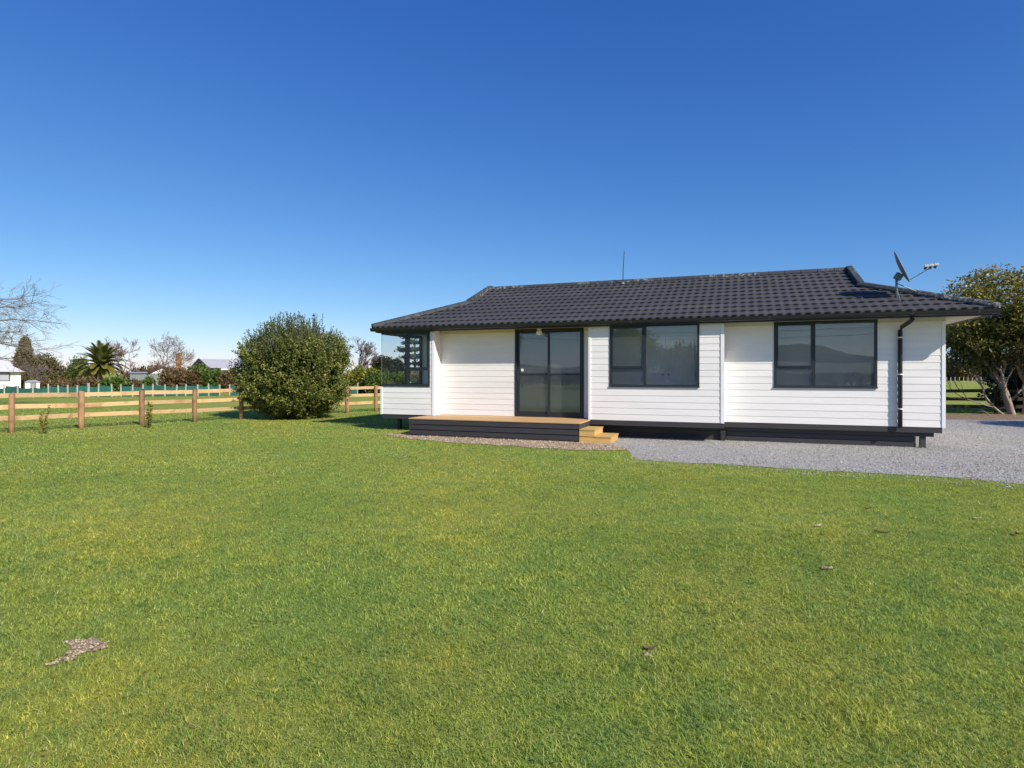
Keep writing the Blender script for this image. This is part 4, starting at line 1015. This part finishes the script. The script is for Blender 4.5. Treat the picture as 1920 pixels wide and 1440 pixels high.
# right-hand tree
def right_tree():
    r = np.random.default_rng(51); b = colx(1899, 25.1); t = thing('broadleaf_tree', b, 'broad evergreen tree with pale forked trunks and yellow-green leaf clumps beside the gravel', 'tree')
    segs = []; tips = []
    for (dx_, dy_, dz_, L0, r0, bx) in ((-0.22, 0.0, 1, 1.45, 0.125, 0.0), (0.30, 0.05, 1, 1.4, 0.10, 0.45), (-0.05, 0.25, 1, 1.6, 0.08, -0.10), (-0.75, 0.15, 1.0, 1.5, 0.05, -0.35), (0.7, 0.0, 0.8, 1.6, 0.08, 0.7)):
        d = np.array((dx_, dy_, dz_)); s, tp = grow((b.x+bx*cs, b.y+bx*sn, -0.05), d/np.linalg.norm(d), L0, r0, 4, r, spread=0.55, up=0.13, shrink=0.76, minr=0.008); segs += s; tips += tp
    v, f = segs_mesh([s for s in segs if s[2] > 0.02], 8); np_mesh('trunk', v, f, M['bark_pale'], t, smooth=True)
    v, f = segs_mesh([s for s in segs if s[2] <= 0.02], 4); np_mesh('branches', v, f, M['bark_dark'], t)
    # leaf clumps: on the branch tips and over a wide crown
    pc = [p for p, d in tips if p[2] > 3.0 or (p[2] > 1.9 and r.random() < 0.25)]
    c0 = np.array(colx(1936, 25.4)); 
    for i in range(620):
        q = r.normal(size=3); q /= np.linalg.norm(q); k = 0.55+0.45*r.random()**0.5
        p = c0 + np.array((0, 0, 4.05)) + q*np.array((3.55, 3.0, 2.15))*k
        p[2] += 0.35*math.sin(p[0]*1.7+1)*math.cos(p[1]*1.3)
        if p[2] < 3.3 and r.random() < 0.85: continue
        if p[2] < 2.1: continue
        pc.append(p)
    for i in range(45):   # drooping skirt to the left
        cx_ = colx(r.uniform(1785, 1935), r.uniform(23.8, 26.8)); pc.append(np.array((cx_.x, cx_.y, r.uniform(1.9, 3.4))))
    pc = np.array(pc); nc = len(pc); per = 34; idx = np.repeat(np.arange(nc), per)
    off = r.normal(size=(len(idx), 3))*np.array((0.19, 0.19, 0.12)); pts = pc[idx]+off
    d = off*4 + r.normal(size=off.shape)*0.5 + np.array((0, 0, 0.25)); LL = 0.11+0.08*r.random(len(pts)); v, f = leaf_quads(pts, d, LL, LL*0.5, r)
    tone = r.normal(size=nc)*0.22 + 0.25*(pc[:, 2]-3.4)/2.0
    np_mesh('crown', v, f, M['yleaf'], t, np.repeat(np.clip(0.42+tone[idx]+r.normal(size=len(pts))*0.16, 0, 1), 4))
right_tree()
shrub('shrub', 1932, 27.5, 3.2, 2.1, 'dleaf', 'dark dense undergrowth behind the forked tree trunks', dens=2.0, seed=17, size=0.14)
shrub('shrub', 1990, 26.5, 3.6, 2.6, 'dleaf', 'tall dark shrub at the end of the dark fence', dens=2.0, seed=18, size=0.14)
leafy_tree(0, 0, 6.0, 4.6, 'dleaf', 'dark evergreen tree shading the far side of the gravel yard', 52, size=0.22, dens=1.5, pos=(16.4, 20.8, 0), zc=0.68)
# fallen branch
fbm = MB(); pts = [at(1834, 768, 25.0), at(1842, 770, 24.8), at(1850, 775, 24.6), at(1856, 780.5, 24.4)]
fbm.tube(pts, [0.012, 0.02, 0.026, 0.022], 7)
tag(put('fallen_branch', fbm, M['bark_pale'], None, True), 'pale curved dead branch propped against the bottom rail', 'branch')

# far trees on the right horizon and across the fields
for i, (px, Z, h, w, mt, lb) in enumerate(((1700, 150, 7, 10, 'rleaf', 'distant brown tree across the right-hand paddock'), (1762, 160, 6, 11, 'conif', 'distant bronze tree at the paddock edge behind the house corner'),
        (1802, 150, 4.6, 9, 'rleaf', 'distant low russet tree over the dark fence'), (1845, 155, 5.5, 10, 'conif', 'distant bronze tree framed by the tree trunks'), (1890, 150, 6, 10, 'dleaf', 'distant dark tree behind the undergrowth'),
        (-40, 120, 3.5, 9, 'conif', 'distant tree behind the white cottage'), (130, 130, 2.6, 12, 'dleaf', 'distant dark trees beyond the palm'), (290, 130, 2.8, 14, 'rleaf', 'distant brown tree behind the shed'), (400, 140, 3.0, 12, 'dleaf', 'distant tree behind the grey-roofed house'), (560, 140, 5, 16, 'dleaf', 'distant tree line behind the big bush'), (700, 130, 3.0, 12, 'rleaf', 'distant brown tree behind the pale leafless tree'))):
    leafy_tree(px, Z, h, w, mt, lb, 60+i, size=0.5, dens=0.35, zc=0.5, group=None)
ff = thing('field_fence', colx(1800, 118), 'far pale post fence across the right-hand paddock', 'fence')
for i in range(34):
    p = colx(1690, 118).lerp(colx(1960, 108), i/33); put('stake', MB().obox(p, p+Vector((0, 0, 1.1)), 0.10, 0.1, Vector((0, 1, 0))), M['stake'], ff)

# ------------------------------------------------------------------ buildings across the paddock
M['wall_w'] = plain('far_white_wall', (0.74, 0.74, 0.72), 0.7, 0.05)
M['roof_l'] = plain('pale_iron_roof', (0.36, 0.36, 0.40), 0.5, 0.08, 2)
M['roof_w'] = plain('white_iron_roof', (0.66, 0.64, 0.64), 0.5, 0.06, 2)
M['shed'] = plain('grey_green_iron', (0.17, 0.20, 0.20), 0.6, 0.1, 2)
M['win'] = plain('dark_window', (0.10, 0.12, 0.14), 0.2, 0.1)
M['orange_col'] = plain('orange_brown_column', (0.34, 0.17, 0.05), 0.9, 0.25, 6)  # colour of the unidentified column across the paddock
M['brown'] = plain('brown_trim', (0.06, 0.045, 0.04), 0.7, 0.1)
class Local:
    """box building that faces the lawn, its own axes u (along) and w (back)"""
    def __init__(s, px, Z): s.o = colx(px, Z); s.w = s.o.normalized(); s.u = Vector((s.w.y, -s.w.x, 0))
    def p(s, a, d, z): return s.o + s.u*a + s.w*d + Vector((0, 0, z))
    def box(s, mb, a0, a1, d0, d1, z0, z1):
        v = [s.p(a, d, z) for z in (z0, z1) for a, d in ((a0, d0), (a1, d0), (a1, d1), (a0, d1))]
        return mb.add(v, [(3,2,1,0),(4,5,6,7),(0,1,5,4),(1,2,6,5),(2,3,7,6),(3,0,4,7)])
    def hip(s, mb, a0, a1, d0, d1, z, h, ins):
        m_ = (d0+d1)/2; v = [s.p(a0, d0, z), s.p(a1, d0, z), s.p(a1, d1, z), s.p(a0, d1, z), s.p(a0+ins, m_, z+h), s.p(a1-ins, m_, z+h)]
        return mb.add(v, [(0,1,5,4), (1,2,5), (2,3,4,5), (3,0,4), (3,2,1,0)])
# white cottage
c = Local(0, 58); hb = thing('cottage', c.o, 'white cottage with a pale hipped roof behind the leafless tree', 'house')
put('wall', c.box(MB(), -7, 1.55, 0, 5.5, 0, 1.9), M['wall_w'], hb)
put('roof', c.hip(MB(), -7.5, 1.9, -0.5, 6.0, 1.9, 1.0, 1.6), M['roof_w'], hb)
for a in (-5, -2.9, -0.4):
    w_ = put('window', c.box(MB(), a-1.15, a+1.15, -0.04, 0.02, 1.0, 1.84), M['brown'], hb)
    for q in (-1.05, -0.33, 0.39): put('glass_pane', c.box(MB(), a+q, a+q+0.66, -0.06, -0.042, 1.06, 1.78), M['roof_l'], w_)
c = Local(57, 57); sh_ = thing('garden_shed', c.o, 'low white garden shed beside the white cottage', 'shed')
put('wall', c.box(MB(), -0.4, 0.7, 0, 1.2, 0, 0.92), M['wall_w'], sh_); put('roof', c.hip(MB(), -0.5, 0.8, -0.1, 1.3, 0.92, 0.18, 0.35), M['roof_l'], sh_); put('door', c.box(MB(), 0.0, 0.45, -0.03, -0.003, 0.02, 0.85), M['shed'], sh_)
# shed
c = Local(290, 75); sd2 = thing('shed', c.o, 'grey-green iron shed with a white gable behind leafless trees', 'shed')
put('wall', c.box(MB(), -2.6, 2.2, 0, 6, 0, 1.75), M['shed'], sd2)
g = MB(); g.add([c.p(-0.5, -0.02, 1.75), c.p(2.2, -0.02, 1.75), c.p(0.85, -0.02, 2.45)], [(0, 1, 2)]); g.add([c.p(-0.5, 0.1, 1.75), c.p(2.2, 0.1, 1.75), c.p(0.85, 0.1, 2.45)], [(2, 1, 0)]); put('gable', g, M['wall_w'], sd2)
g = MB(); g.add([c.p(-0.8, -0.3, 1.70), c.p(0.85, -0.3, 2.55), c.p(0.85, 6.2, 2.55), c.p(-0.8, 6.2, 1.70)], [(0, 1, 2, 3)]); g.add([c.p(2.5, -0.3, 1.70), c.p(0.85, -0.3, 2.56), c.p(0.85, 6.2, 2.56), c.p(2.5, 6.2, 1.70)], [(3, 2, 1, 0)]); put('roof', g, M['brown'], sd2)
g = MB(); g.add([c.p(-2.8, -0.2, 1.78), c.p(-0.8, -0.2, 1.78), c.p(-0.8, 6.2, 1.95), c.p(-2.8, 6.2, 1.95)], [(0, 1, 2, 3)]); put('lean_to_roof', g, M['roof_l'], sd2)
for a in np.arange(-2.5, -0.5, 0.35): put('rib', c.box(MB(), a, a+0.08, -0.04, -0.003, 0.0, 1.7), M['shed'], sd2)
# orange-brown column of unclear kind, built in chimney form
c = Local(335, 74); ch = thing('orange_column', c.o, 'tall narrow orange-brown column above the russet hedge, built in chimney form', 'chimney')
put('stack', c.box(MB(), -0.30, 0.30, 0, 0.6, 0, 4.05), M['orange_col'], ch, bevel=0.03); put('column_cap', c.box(MB(), -0.35, 0.35, -0.05, 0.65, 4.052, 4.22), M['orange_col'], ch); put('shoulder', c.box(MB(), -0.5, 0.5, -0.12, 0.7, 0, 2.3), M['orange_col'], ch)
# grey-roofed house
c = Local(404, 78); gh = thing('far_house', c.o, 'house with a grey gabled and hipped roof above the hedge', 'house')
put('wall', c.box(MB(), -2.3, 6, 0.4, 8, 0, 2.25), M['wall_w'], gh)
g = MB(); g.add([c.p(-2.9, -0.3, 2.2), c.p(-1.9, -0.3, 3.55), c.p(1.6, 2.5, 3.55), c.p(1.6, -0.3, 2.4)], [(0, 1, 2, 3)])
put('gable_roof', MB().add([c.p(-1.95, 1.6, 3.65), c.p(1.8, 1.6, 3.65), c.p(1.5, -0.5, 2.45), c.p(-0.85, -0.5, 2.45)], [(3, 2, 1, 0)]).add([c.p(-1.95, 1.6, 3.64), c.p(1.8, 1.6, 3.64), c.p(1.8, 4, 2.2), c.p(-1.95, 4, 2.2)], [(0, 1, 2, 3)]), M['roof_l'], gh)
put('gable_wall', MB().add([c.p(-1.9, 1.62, 3.5), c.p(-1.0, -0.3, 2.4), c.p(-3.0, 3.0, 2.4)], [(0, 1, 2)]), M['brown'], gh)
put('barge_board', MB().obox(c.p(-1.95, 1.58, 3.62), c.p(-0.85, -0.5, 2.45), 0.12, 0.22).obox(c.p(-1.95, 1.58, 3.62), c.p(-3.1, 3.2, 2.3), 0.12, 0.22), M['brown'], gh)
put('hip_roof', c.hip(MB(), 0.6, 8.5, -1.4, 7, 2.35, 2.3, 2.9), M['roof_l'], gh)
put('eave_board', c.box(MB(), 0.5, 3, -1.46, -1.40, 2.2, 2.36), M['wall_w'], gh)
put('window', c.box(MB(), -1.2, -0.3, 0.36, 0.399, 1.0, 1.9), M['win'], gh); put('window', c.box(MB(), 1.5, 2.6, 0.36, 0.399, 1.0, 1.9), M['win'], gh)
# pale roof right of the bush
c = Local(705, 74); ph_ = thing('far_bungalow', c.o, 'bungalow whose pale pinkish roof shows over the lime hedge', 'house')
put('wall', c.box(MB(), -2.6, 5, 0.5, 6, 0, 1.75), M['wall_w'], ph_); put('roof', c.hip(MB(), -3.4, 5.6, -0.2, 6.6, 1.75, 1.05, 2.6), M['roof_w'], ph_)
put('window', c.box(MB(), 0.5, 2.0, 0.46, 0.499, 0.8, 1.6), M['win'], ph_)

# ------------------------------------------------------------------ behind the camera (seen mirrored in the windows)
leafy_tree(0, 0, 7.2, 7.5, 'gleaf', 'tall garden tree across the drive, mirrored in the middle window', 71, size=0.4, dens=0.45, pos=(-12.2, -40, 0), zc=0.58)
leafy_tree(0, 0, 5.2, 6.5, 'rleaf', 'lower russet tree across the drive, mirrored beside the taller one', 72, size=0.34, dens=0.6, pos=(-6.6, -44, 0), zc=0.55)
bare_tree(0, 0, 3.6, 0.2, 5, 'tall leaning leafless tree across the drive, mirrored in the sliding door', 73, pos=(-25.2, -38, 0), lean=(0.16, 0, 1), minr=0.012)
leafy_tree(0, 0, 5.6, 4.0, 'gleaf', 'green tree across the drive, mirrored at the edge of the middle window', 74, size=0.34, dens=0.6, pos=(-2.2, -46, 0), zc=0.55)
bare_tree(0, 0, 2.4, 0.2, 6, 'leafless tree across the drive, mirrored in the left door leaf', 75, pos=(-28, -41, 0), minr=0.012)
hg = thing('hedge', (6, -58, 0), 'long dark hedge added behind the view, covering the lawn mirrored in the right window', 'hedge')  # unseen hedge added to darken the mirrored lawn in the right window
_r = np.random.default_rng(8); _n = 15000; _p = np.stack([_r.uniform(-34, 46, _n), -58+_r.uniform(-0.9, 0.9, _n), 1.62*_r.random(_n)**0.6+0.05*_r.normal(size=_n)], 1)
_v, _f = leaf_quads(_p, _r.normal(size=(_n, 3))+np.array((0, 0.5, 0.3)), np.full(_n, 0.42), np.full(_n, 0.25), _r)
np_mesh('foliage', _v, _f, M['dleaf'], hg, np.repeat(_r.random(_n), 4))
_v, _f = segs_mesh([(np.array((x, -58, -0.05)), np.array((x+0.1, -58, 1.1)), 0.06, 0.02) for x in np.arange(-33, 46, 2.0)], 5); np_mesh('stem', _v, _f, M['bark_dark'], hg)['kind'] = 'stuff'
hm = MB(); vs_ = []; fs_ = []; nH = 90
hr = random.Random(3)
for i in range(nH+1):
    a = R_(-165 + 150*i/nH); x = math.cos(a); y_ = math.sin(a)
    hgt = 55 + 22*math.sin(i*0.33) + 14*math.sin(i*0.81+1) + 45*math.exp(-((i-50)/7.0)**2)
    for rr, hh in ((1500, -2), (1750, hgt*0.35), (2050, hgt*0.8), (2300, hgt), (2700, hgt*0.5), (2950, -2)): vs_.append((rr*x, rr*y_, hh*(1+0.08*math.sin(i*1.7+rr))))
for i in range(nH):
    for j in range(5): q = i*6+j; fs_.append((q, q+1, q+7, q+6))
hm.add(vs_, fs_); M['hill'] = plain('hazy_hill', (0.13, 0.155, 0.16), 0.95, 0.3, 0.01)  # distance haze painted into the blue-grey hill colour
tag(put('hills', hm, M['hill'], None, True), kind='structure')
# power line along the road
for k, (px_, nm) in enumerate(((-38, 'left'), (34, 'right'))):
    pp = thing('power_pole', (px_, -30, 0), ['wooden power pole across the road, west end of the wires', 'wooden power pole across the road, east end of the wires'][k], 'power pole')
    put('pole', MB().tube([(px_, -30, -0.1), (px_, -30, 7.4)], [0.15, 0.11], 10), M['bark'], pp); put('crossarm', MB().box(px_-0.06, px_+0.06, -30.7, -29.3, 6.7, 6.82), M['bark'], pp)
for k, (yy, z0, sag, lb) in enumerate(((-29.4, 6.86, 1.15, 'upper overhead wire strung between the power poles'), (-30.6, 6.84, 1.75, 'lower sagging overhead wire strung between the power poles'))):
    pts = [(-38 + 72*i/24, yy, z0 - sag*(1-((i-12)/12)**2)) for i in range(25)]
    tag(put('power_wire', MB().tube(pts, 0.022, 5), M['knob']), lb, 'wire')

# ------------------------------------------------------------------ lawn, stones, chips
def scatter_stones(name, poly, n_, smin, smax, z, mat, label, r, ybias=None, flat=0.6):
    P = np.array(poly); lo, hi = P.min(0), P.max(0); pts = []
    X = r.uniform(lo[0], hi[0], n_*6); Y = r.uniform(lo[1], hi[1], n_*6); ok = in_poly(X, Y, poly)
    Zc = -X*sn + Y*cs; Xc = X*cs + Y*sn; ok &= (Zc > 2) & (np.abs(Xc/np.maximum(Zc, .1)) < 0.92) & (r.random(len(X)) < np.clip((13/np.maximum(Zc, 1))**2, 0, 1))
    X, Y = X[ok][:n_], Y[ok][:n_]; m_ = len(X); s = smin + (smax-smin)*r.random(m_)**2.2
    oc = np.array([(1,0,0),(0,1,0),(-1,0,0),(0,-1,0),(0,0,1),(0,0,-1)], float); fc = np.array([(0,1,4),(1,2,4),(2,3,4),(3,0,4),(1,0,5),(2,1,5),(3,2,5),(0,3,5)])
    a = r.random(m_)*6.28; V = oc[None]*(s[:, None, None]*(0.6+0.7*r.random((m_, 6, 1)))); V[:, :, 2] *= flat
    ca, sa = np.cos(a)[:, None], np.sin(a)[:, None]; vx = V[:, :, 0]*ca - V[:, :, 1]*sa; vy = V[:, :, 0]*sa + V[:, :, 1]*ca
    V = np.stack([vx + X[:, None], vy + Y[:, None], V[:, :, 2] + z + (s*flat*0.3)[:, None]], 2).reshape(-1, 3)
    Fc = (fc[None] + (np.arange(m_)*6)[:, None, None]).reshape(-1, 3)
    o = np_mesh(name, V, Fc, mat, None, np.repeat(r.random(m_), 6)); tag(o, label, 'gravel' if 'gravel' in name else 'chips', kind='stuff')
scatter_stones('gravel_stones', GRAVEL, 28000, 0.006, 0.024, 0.008, M['stones'], 'loose grey gravel stones on the yard', rng)
EDGE = wobble_poly([tuple(gnd(x, y)[:2]) for x, y in ((1150,846),(1190,858),(1250,864),(1400,872),(1600,884),(1800,896),(1925,906),(1925,922),(1800,911),(1600,897),(1400,883),(1250,875),(1180,868))], 0.08, 0.4, 4)
scatter_stones('stray_gravel', EDGE, 900, 0.006, 0.02, 0.012, M['stones'], 'stray gravel stones scattered along the lawn edge', rng)
scatter_stones('bark_chips', BARK, 6500, 0.006, 0.034, 0.012, M['chips'], 'dry bark chips and clods below the deck', rng, flat=0.45)
for i in range(len(SOILS)):
    scatter_stones('soil_crumbs', SOILS[i], 90, 0.002, 0.012, 0.010, M['chips'], 'crumbs of dry pale soil lying on a bare lawn spot', rng)

LAWN_PATCH = ((0.40, 0.38, 0.62, (0.90, 1.06, 1.05), (1.22, 1.16, 1.0)), (2.6, 0.34, 0.66, (0.76, 0.93, 1.0), (1.30, 1.24, 0.98)), (11.0, 0.34, 0.66, (0.82, 0.93, 0.98), (1.24, 1.20, 1.02)))
def lawn():
    r = np.random.default_rng(99); V = []; Fq = []; RN = []; off = 0
    bands = [(2.2, 4.0, 13000, 0.024, 0.0030), (4.0, 6.5, 6600, 0.024, 0.0044), (6.5, 10.0, 4200, 0.026, 0.0062), (10.0, 16.0, 1300, 0.028, 0.011), (16.0, 30.0, 260, 0.034, 0.02)]
    bands = [b + (0.0, 0.92) for b in bands]
    # the lawn goes on past the edges of the view
    bands += [(0.6, 2.2, 3500, 0.024, 0.006, 0.0, 1.7), (2.2, 4.0, 3500, 0.024, 0.006, 0.92, 1.7), (4.0, 6.5, 2400, 0.024, 0.008, 0.92, 1.7), (6.5, 10.0, 1300, 0.026, 0.011, 0.92, 1.6), (10.0, 16.0, 450, 0.028, 0.018, 0.92, 1.45)]
    for z0, z1, dens, L0, w0, e0, e1 in bands:
        area = (z1*z1-z0*z0)*(e1-e0); n_ = int(area*dens)
        Z = np.sqrt(z0*z0 + (z1*z1-z0*z0)*r.random(n_)); Xc = Z*(e0 + (e1-e0)*r.random(n_))*np.where(r.random(n_) < 0.5, -1, 1)
        X = Xc*cs - Z*sn; Y = Xc*sn + Z*cs
        # clumped: slide some blades towards tuft centres
        g = 0.055; jx = np.round(X/g + 0.5*np.sin(Y*40)); jy = np.round(Y/g + 0.5*np.sin(X*37))
        k = (r.random(n_) < 0.5)*0.45; X = X*(1-k) + (jx-0.5*np.sin(Y*40))*g*k; Y = Y*(1-k) + (jy-0.5*np.sin(X*37))*g*k
        bad = in_poly(X, Y, GRAVEL)&(r.random(n_) > 0.02) | in_poly(X, Y, BARK)&(r.random(n_) > 0.16) | in_poly(X, Y, LIT)&(r.random(n_) > 0.1)
        for sp in SOILS: bad |= in_poly(X, Y, sp) & (r.random(n_) > 0.30)
        X, Y = X[~bad], Y[~bad]; n2 = len(X)
        pn = 0.5+0.25*np.sin(X*1.3+np.sin(Y*0.9)*1.6)+0.25*np.sin(Y*1.7+np.sin(X*1.1+2)*1.4)
        ln = np.sin(X*9+3*np.sin(Y*5))*np.sin(Y*8+2*np.sin(X*6))
        ln2 = np.sin(X*3.1+2*np.sin(Y*2.3)+1)*np.sin(Y*2.7+2*np.sin(X*1.9)); L_ = L0*(0.5+0.8*r.random(n2))*(0.8+0.4*pn)*(1+0.35*ln)*(1+0.45*np.clip(ln2, 0, 1)**2); a = r.random(n2)*6.283; lean = 0.6 + 1.1*r.random(n2)
        dx_, dy_ = np.cos(a), np.sin(a); b = a + math.pi/2 + r.normal(size=n2)*0.5; wx, wy = np.cos(b)*w0*0.5, np.sin(b)*w0*0.5
        ww = 0.7+0.6*r.random(n2); wx *= ww; wy *= ww
        P = np.stack([X, Y, np.zeros(n2)], 1); D1 = np.stack([dx_*lean*0.45, dy_*lean*0.45, np.full(n2, 0.9)], 1)*(L_*0.55)[:, None]
        D2 = np.stack([dx_*lean*1.05, dy_*lean*1.05, np.full(n2, 0.55)], 1)*(L_*0.6)[:, None]; Wv = np.stack([wx, wy, np.zeros(n2)], 1)
        rn = np.clip(0.44 + 0.21*r.normal(size=n2) + 0.13*(pn-0.5) + (r.random(n2) < 0.035)*0.4, 0, 1)
        v = np.stack([P-Wv, P+Wv, P+D1+Wv*0.85, P+D1-Wv*0.85, P+D1+D2], 1).reshape(-1, 3)
        q = (np.arange(n2)*5)[:, None]
        tri = np.concatenate([q+np.array([[0, 1, 2]]), q+np.array([[0, 2, 3]]), q+np.array([[3, 2, 4]])], 0) if z1 < 7 and z0 > 2 and e0 == 0 else np.concatenate([q+np.array([[0, 1, 4]])], 0)
        V.append(v); Fq.append(tri+off); off += len(v); RN.append(np.repeat(rn, 5))
    M['grass'] = leafmat('lawn_blades', [(0.0, (0.080, 0.105, 0.026)), (0.35, (0.245, 0.282, 0.068)), (0.65, (0.42, 0.44, 0.125)), (0.85, (0.56, 0.53, 0.20)), (1.0, (0.70, 0.58, 0.31))], 0.46, 0.6, LAWN_PATCH, 0.1)
    o = np_mesh('lawn_grass', np.concatenate(V), np.concatenate(Fq), M['grass'], None, np.concatenate(RN), Vector((0, 0, 0)))
    tag(o, 'short mown lawn grass around the house', 'grass', kind='stuff')
lawn()

# fallen leaves and clover heads on the lawn
M['dry'] = plain('dry_leaf', (0.13, 0.075, 0.04), 0.8, 0.3, 30)
M['straw'] = plain('pale_dry_leaf', (0.50, 0.42, 0.30), 0.8, 0.2, 30)
lr = random.Random(12); leaf_me = {}
for i, (px, py, mt, sz) in enumerate(((1655, 1001, 'dry', 0.075), (1627, 956, 'dry', 0.05), (1535, 989, 'straw', 0.06), (1830, 975, 'straw', 0.05), (1905, 1004, 'dry', 0.06), (1735, 1043, 'straw', 0.03), (1216, 1222, 'dry', 0.04), (1820, 897, 'straw', 0.07), (1580, 885, 'straw', 0.06), (760, 858, 'straw', 0.05), (1545, 1072, 'dry', 0.04))):
    c = gnd(px, py); a = lr.uniform(0, 6.28); m = MB(); vs_ = []
    prof = [(-1, 0), (-0.5, 0.32), (0.1, 0.4), (0.6, 0.25), (1, 0)]
    for u, w in prof:
        for sg in (-1, 0, 1): vs_.append((u*sz, w*sz*sg, 0.012 + 0.010*abs(sg) + 0.010*u*u + 0.006*lr.random()))
    vs_ = [(c.x + x*math.cos(a) - y*math.sin(a), c.y + x*math.sin(a) + y*math.cos(a), z) for x, y, z in vs_]
    m.add(vs_, [(3*k+j, 3*k+j+1, 3*k+j+4, 3*k+j+3) for k in range(4) for j in range(2)])
    tag(put('fallen_leaf', m, M[mt]), {0: 'largest curled dark brown leaf lying on the lawn below the right window', 1: 'narrow brown leaf on the lawn between the gravel edge and the largest leaf', 4: 'brown leaf on the lawn off the end of the house', 6: 'small brown leaf touching a tiny bare soil spot', 10: 'brown leaf on a crumbly bare spot in the lawn', 7: 'pale dry leaf at the lawn edge beside the gravel', 8: 'pale dry leaf on the grass edge before the right window', 9: 'pale dry leaf in front of the deck', 2: 'pale dry leaf on the lawn beside the largest brown leaf', 3: 'pale dry leaf on the lawn beyond the end wall of the house', 5: 'tiny pale leaf on the lawn beyond the largest brown leaf'}.get(i, 'small pale dry leaf lying on the open lawn'), 'leaf', 'fallen leaves on the lawn')

# flat-leaved weeds in the turf
def weeds():
    r = np.random.default_rng(77); V = []; D = []; Lr = []; RN = []
    for i in range(520):
        Z = math.sqrt(2.3**2 + (11**2-2.3**2)*r.random()); Xc = Z*r.uniform(-0.9, 0.9); X = Xc*cs - Z*sn; Y = Xc*sn + Z*cs
        if in_poly(np.array([X]), np.array([Y]), GRAVEL)[0] or in_poly(np.array([X]), np.array([Y]), BARK)[0]: continue
        sz = r.uniform(0.009, 0.02); tone = r.random(); n_ = r.integers(8, 22); sp = r.uniform(0.02, 0.09)
        for k in range(n_):
            a = r.uniform(0, 6.28); q = sp*math.sqrt(r.random()); V.append((X+q*math.cos(a), Y+q*math.sin(a), 0.014+0.012*r.random())); D.append((math.cos(a+r.normal()*0.6), math.sin(a+r.normal()*0.6), 0.35)); Lr.append(sz*r.uniform(0.7, 1.2)); RN.append(np.clip(tone+r.normal()*0.1, 0, 1))
    V = np.array(V); D = np.array(D); Lr = np.array(Lr); v, f = leaf_quads(V, D, Lr, Lr*0.62, r, 0.1)
    M['weed'] = leafmat('weed_leaves', [(0.0, (0.10, 0.20, 0.05)), (0.5, (0.22, 0.30, 0.05)), (1.0, (0.42, 0.44, 0.07))], 0.35, 0.5)
    tag(np_mesh('lawn_weeds', v, f, M['weed'], None, np.repeat(np.array(RN), 4), Vector((0, 0, 0))), 'low yellow-green weeds growing among the lawn grass', 'weeds', kind='stuff')
weeds()
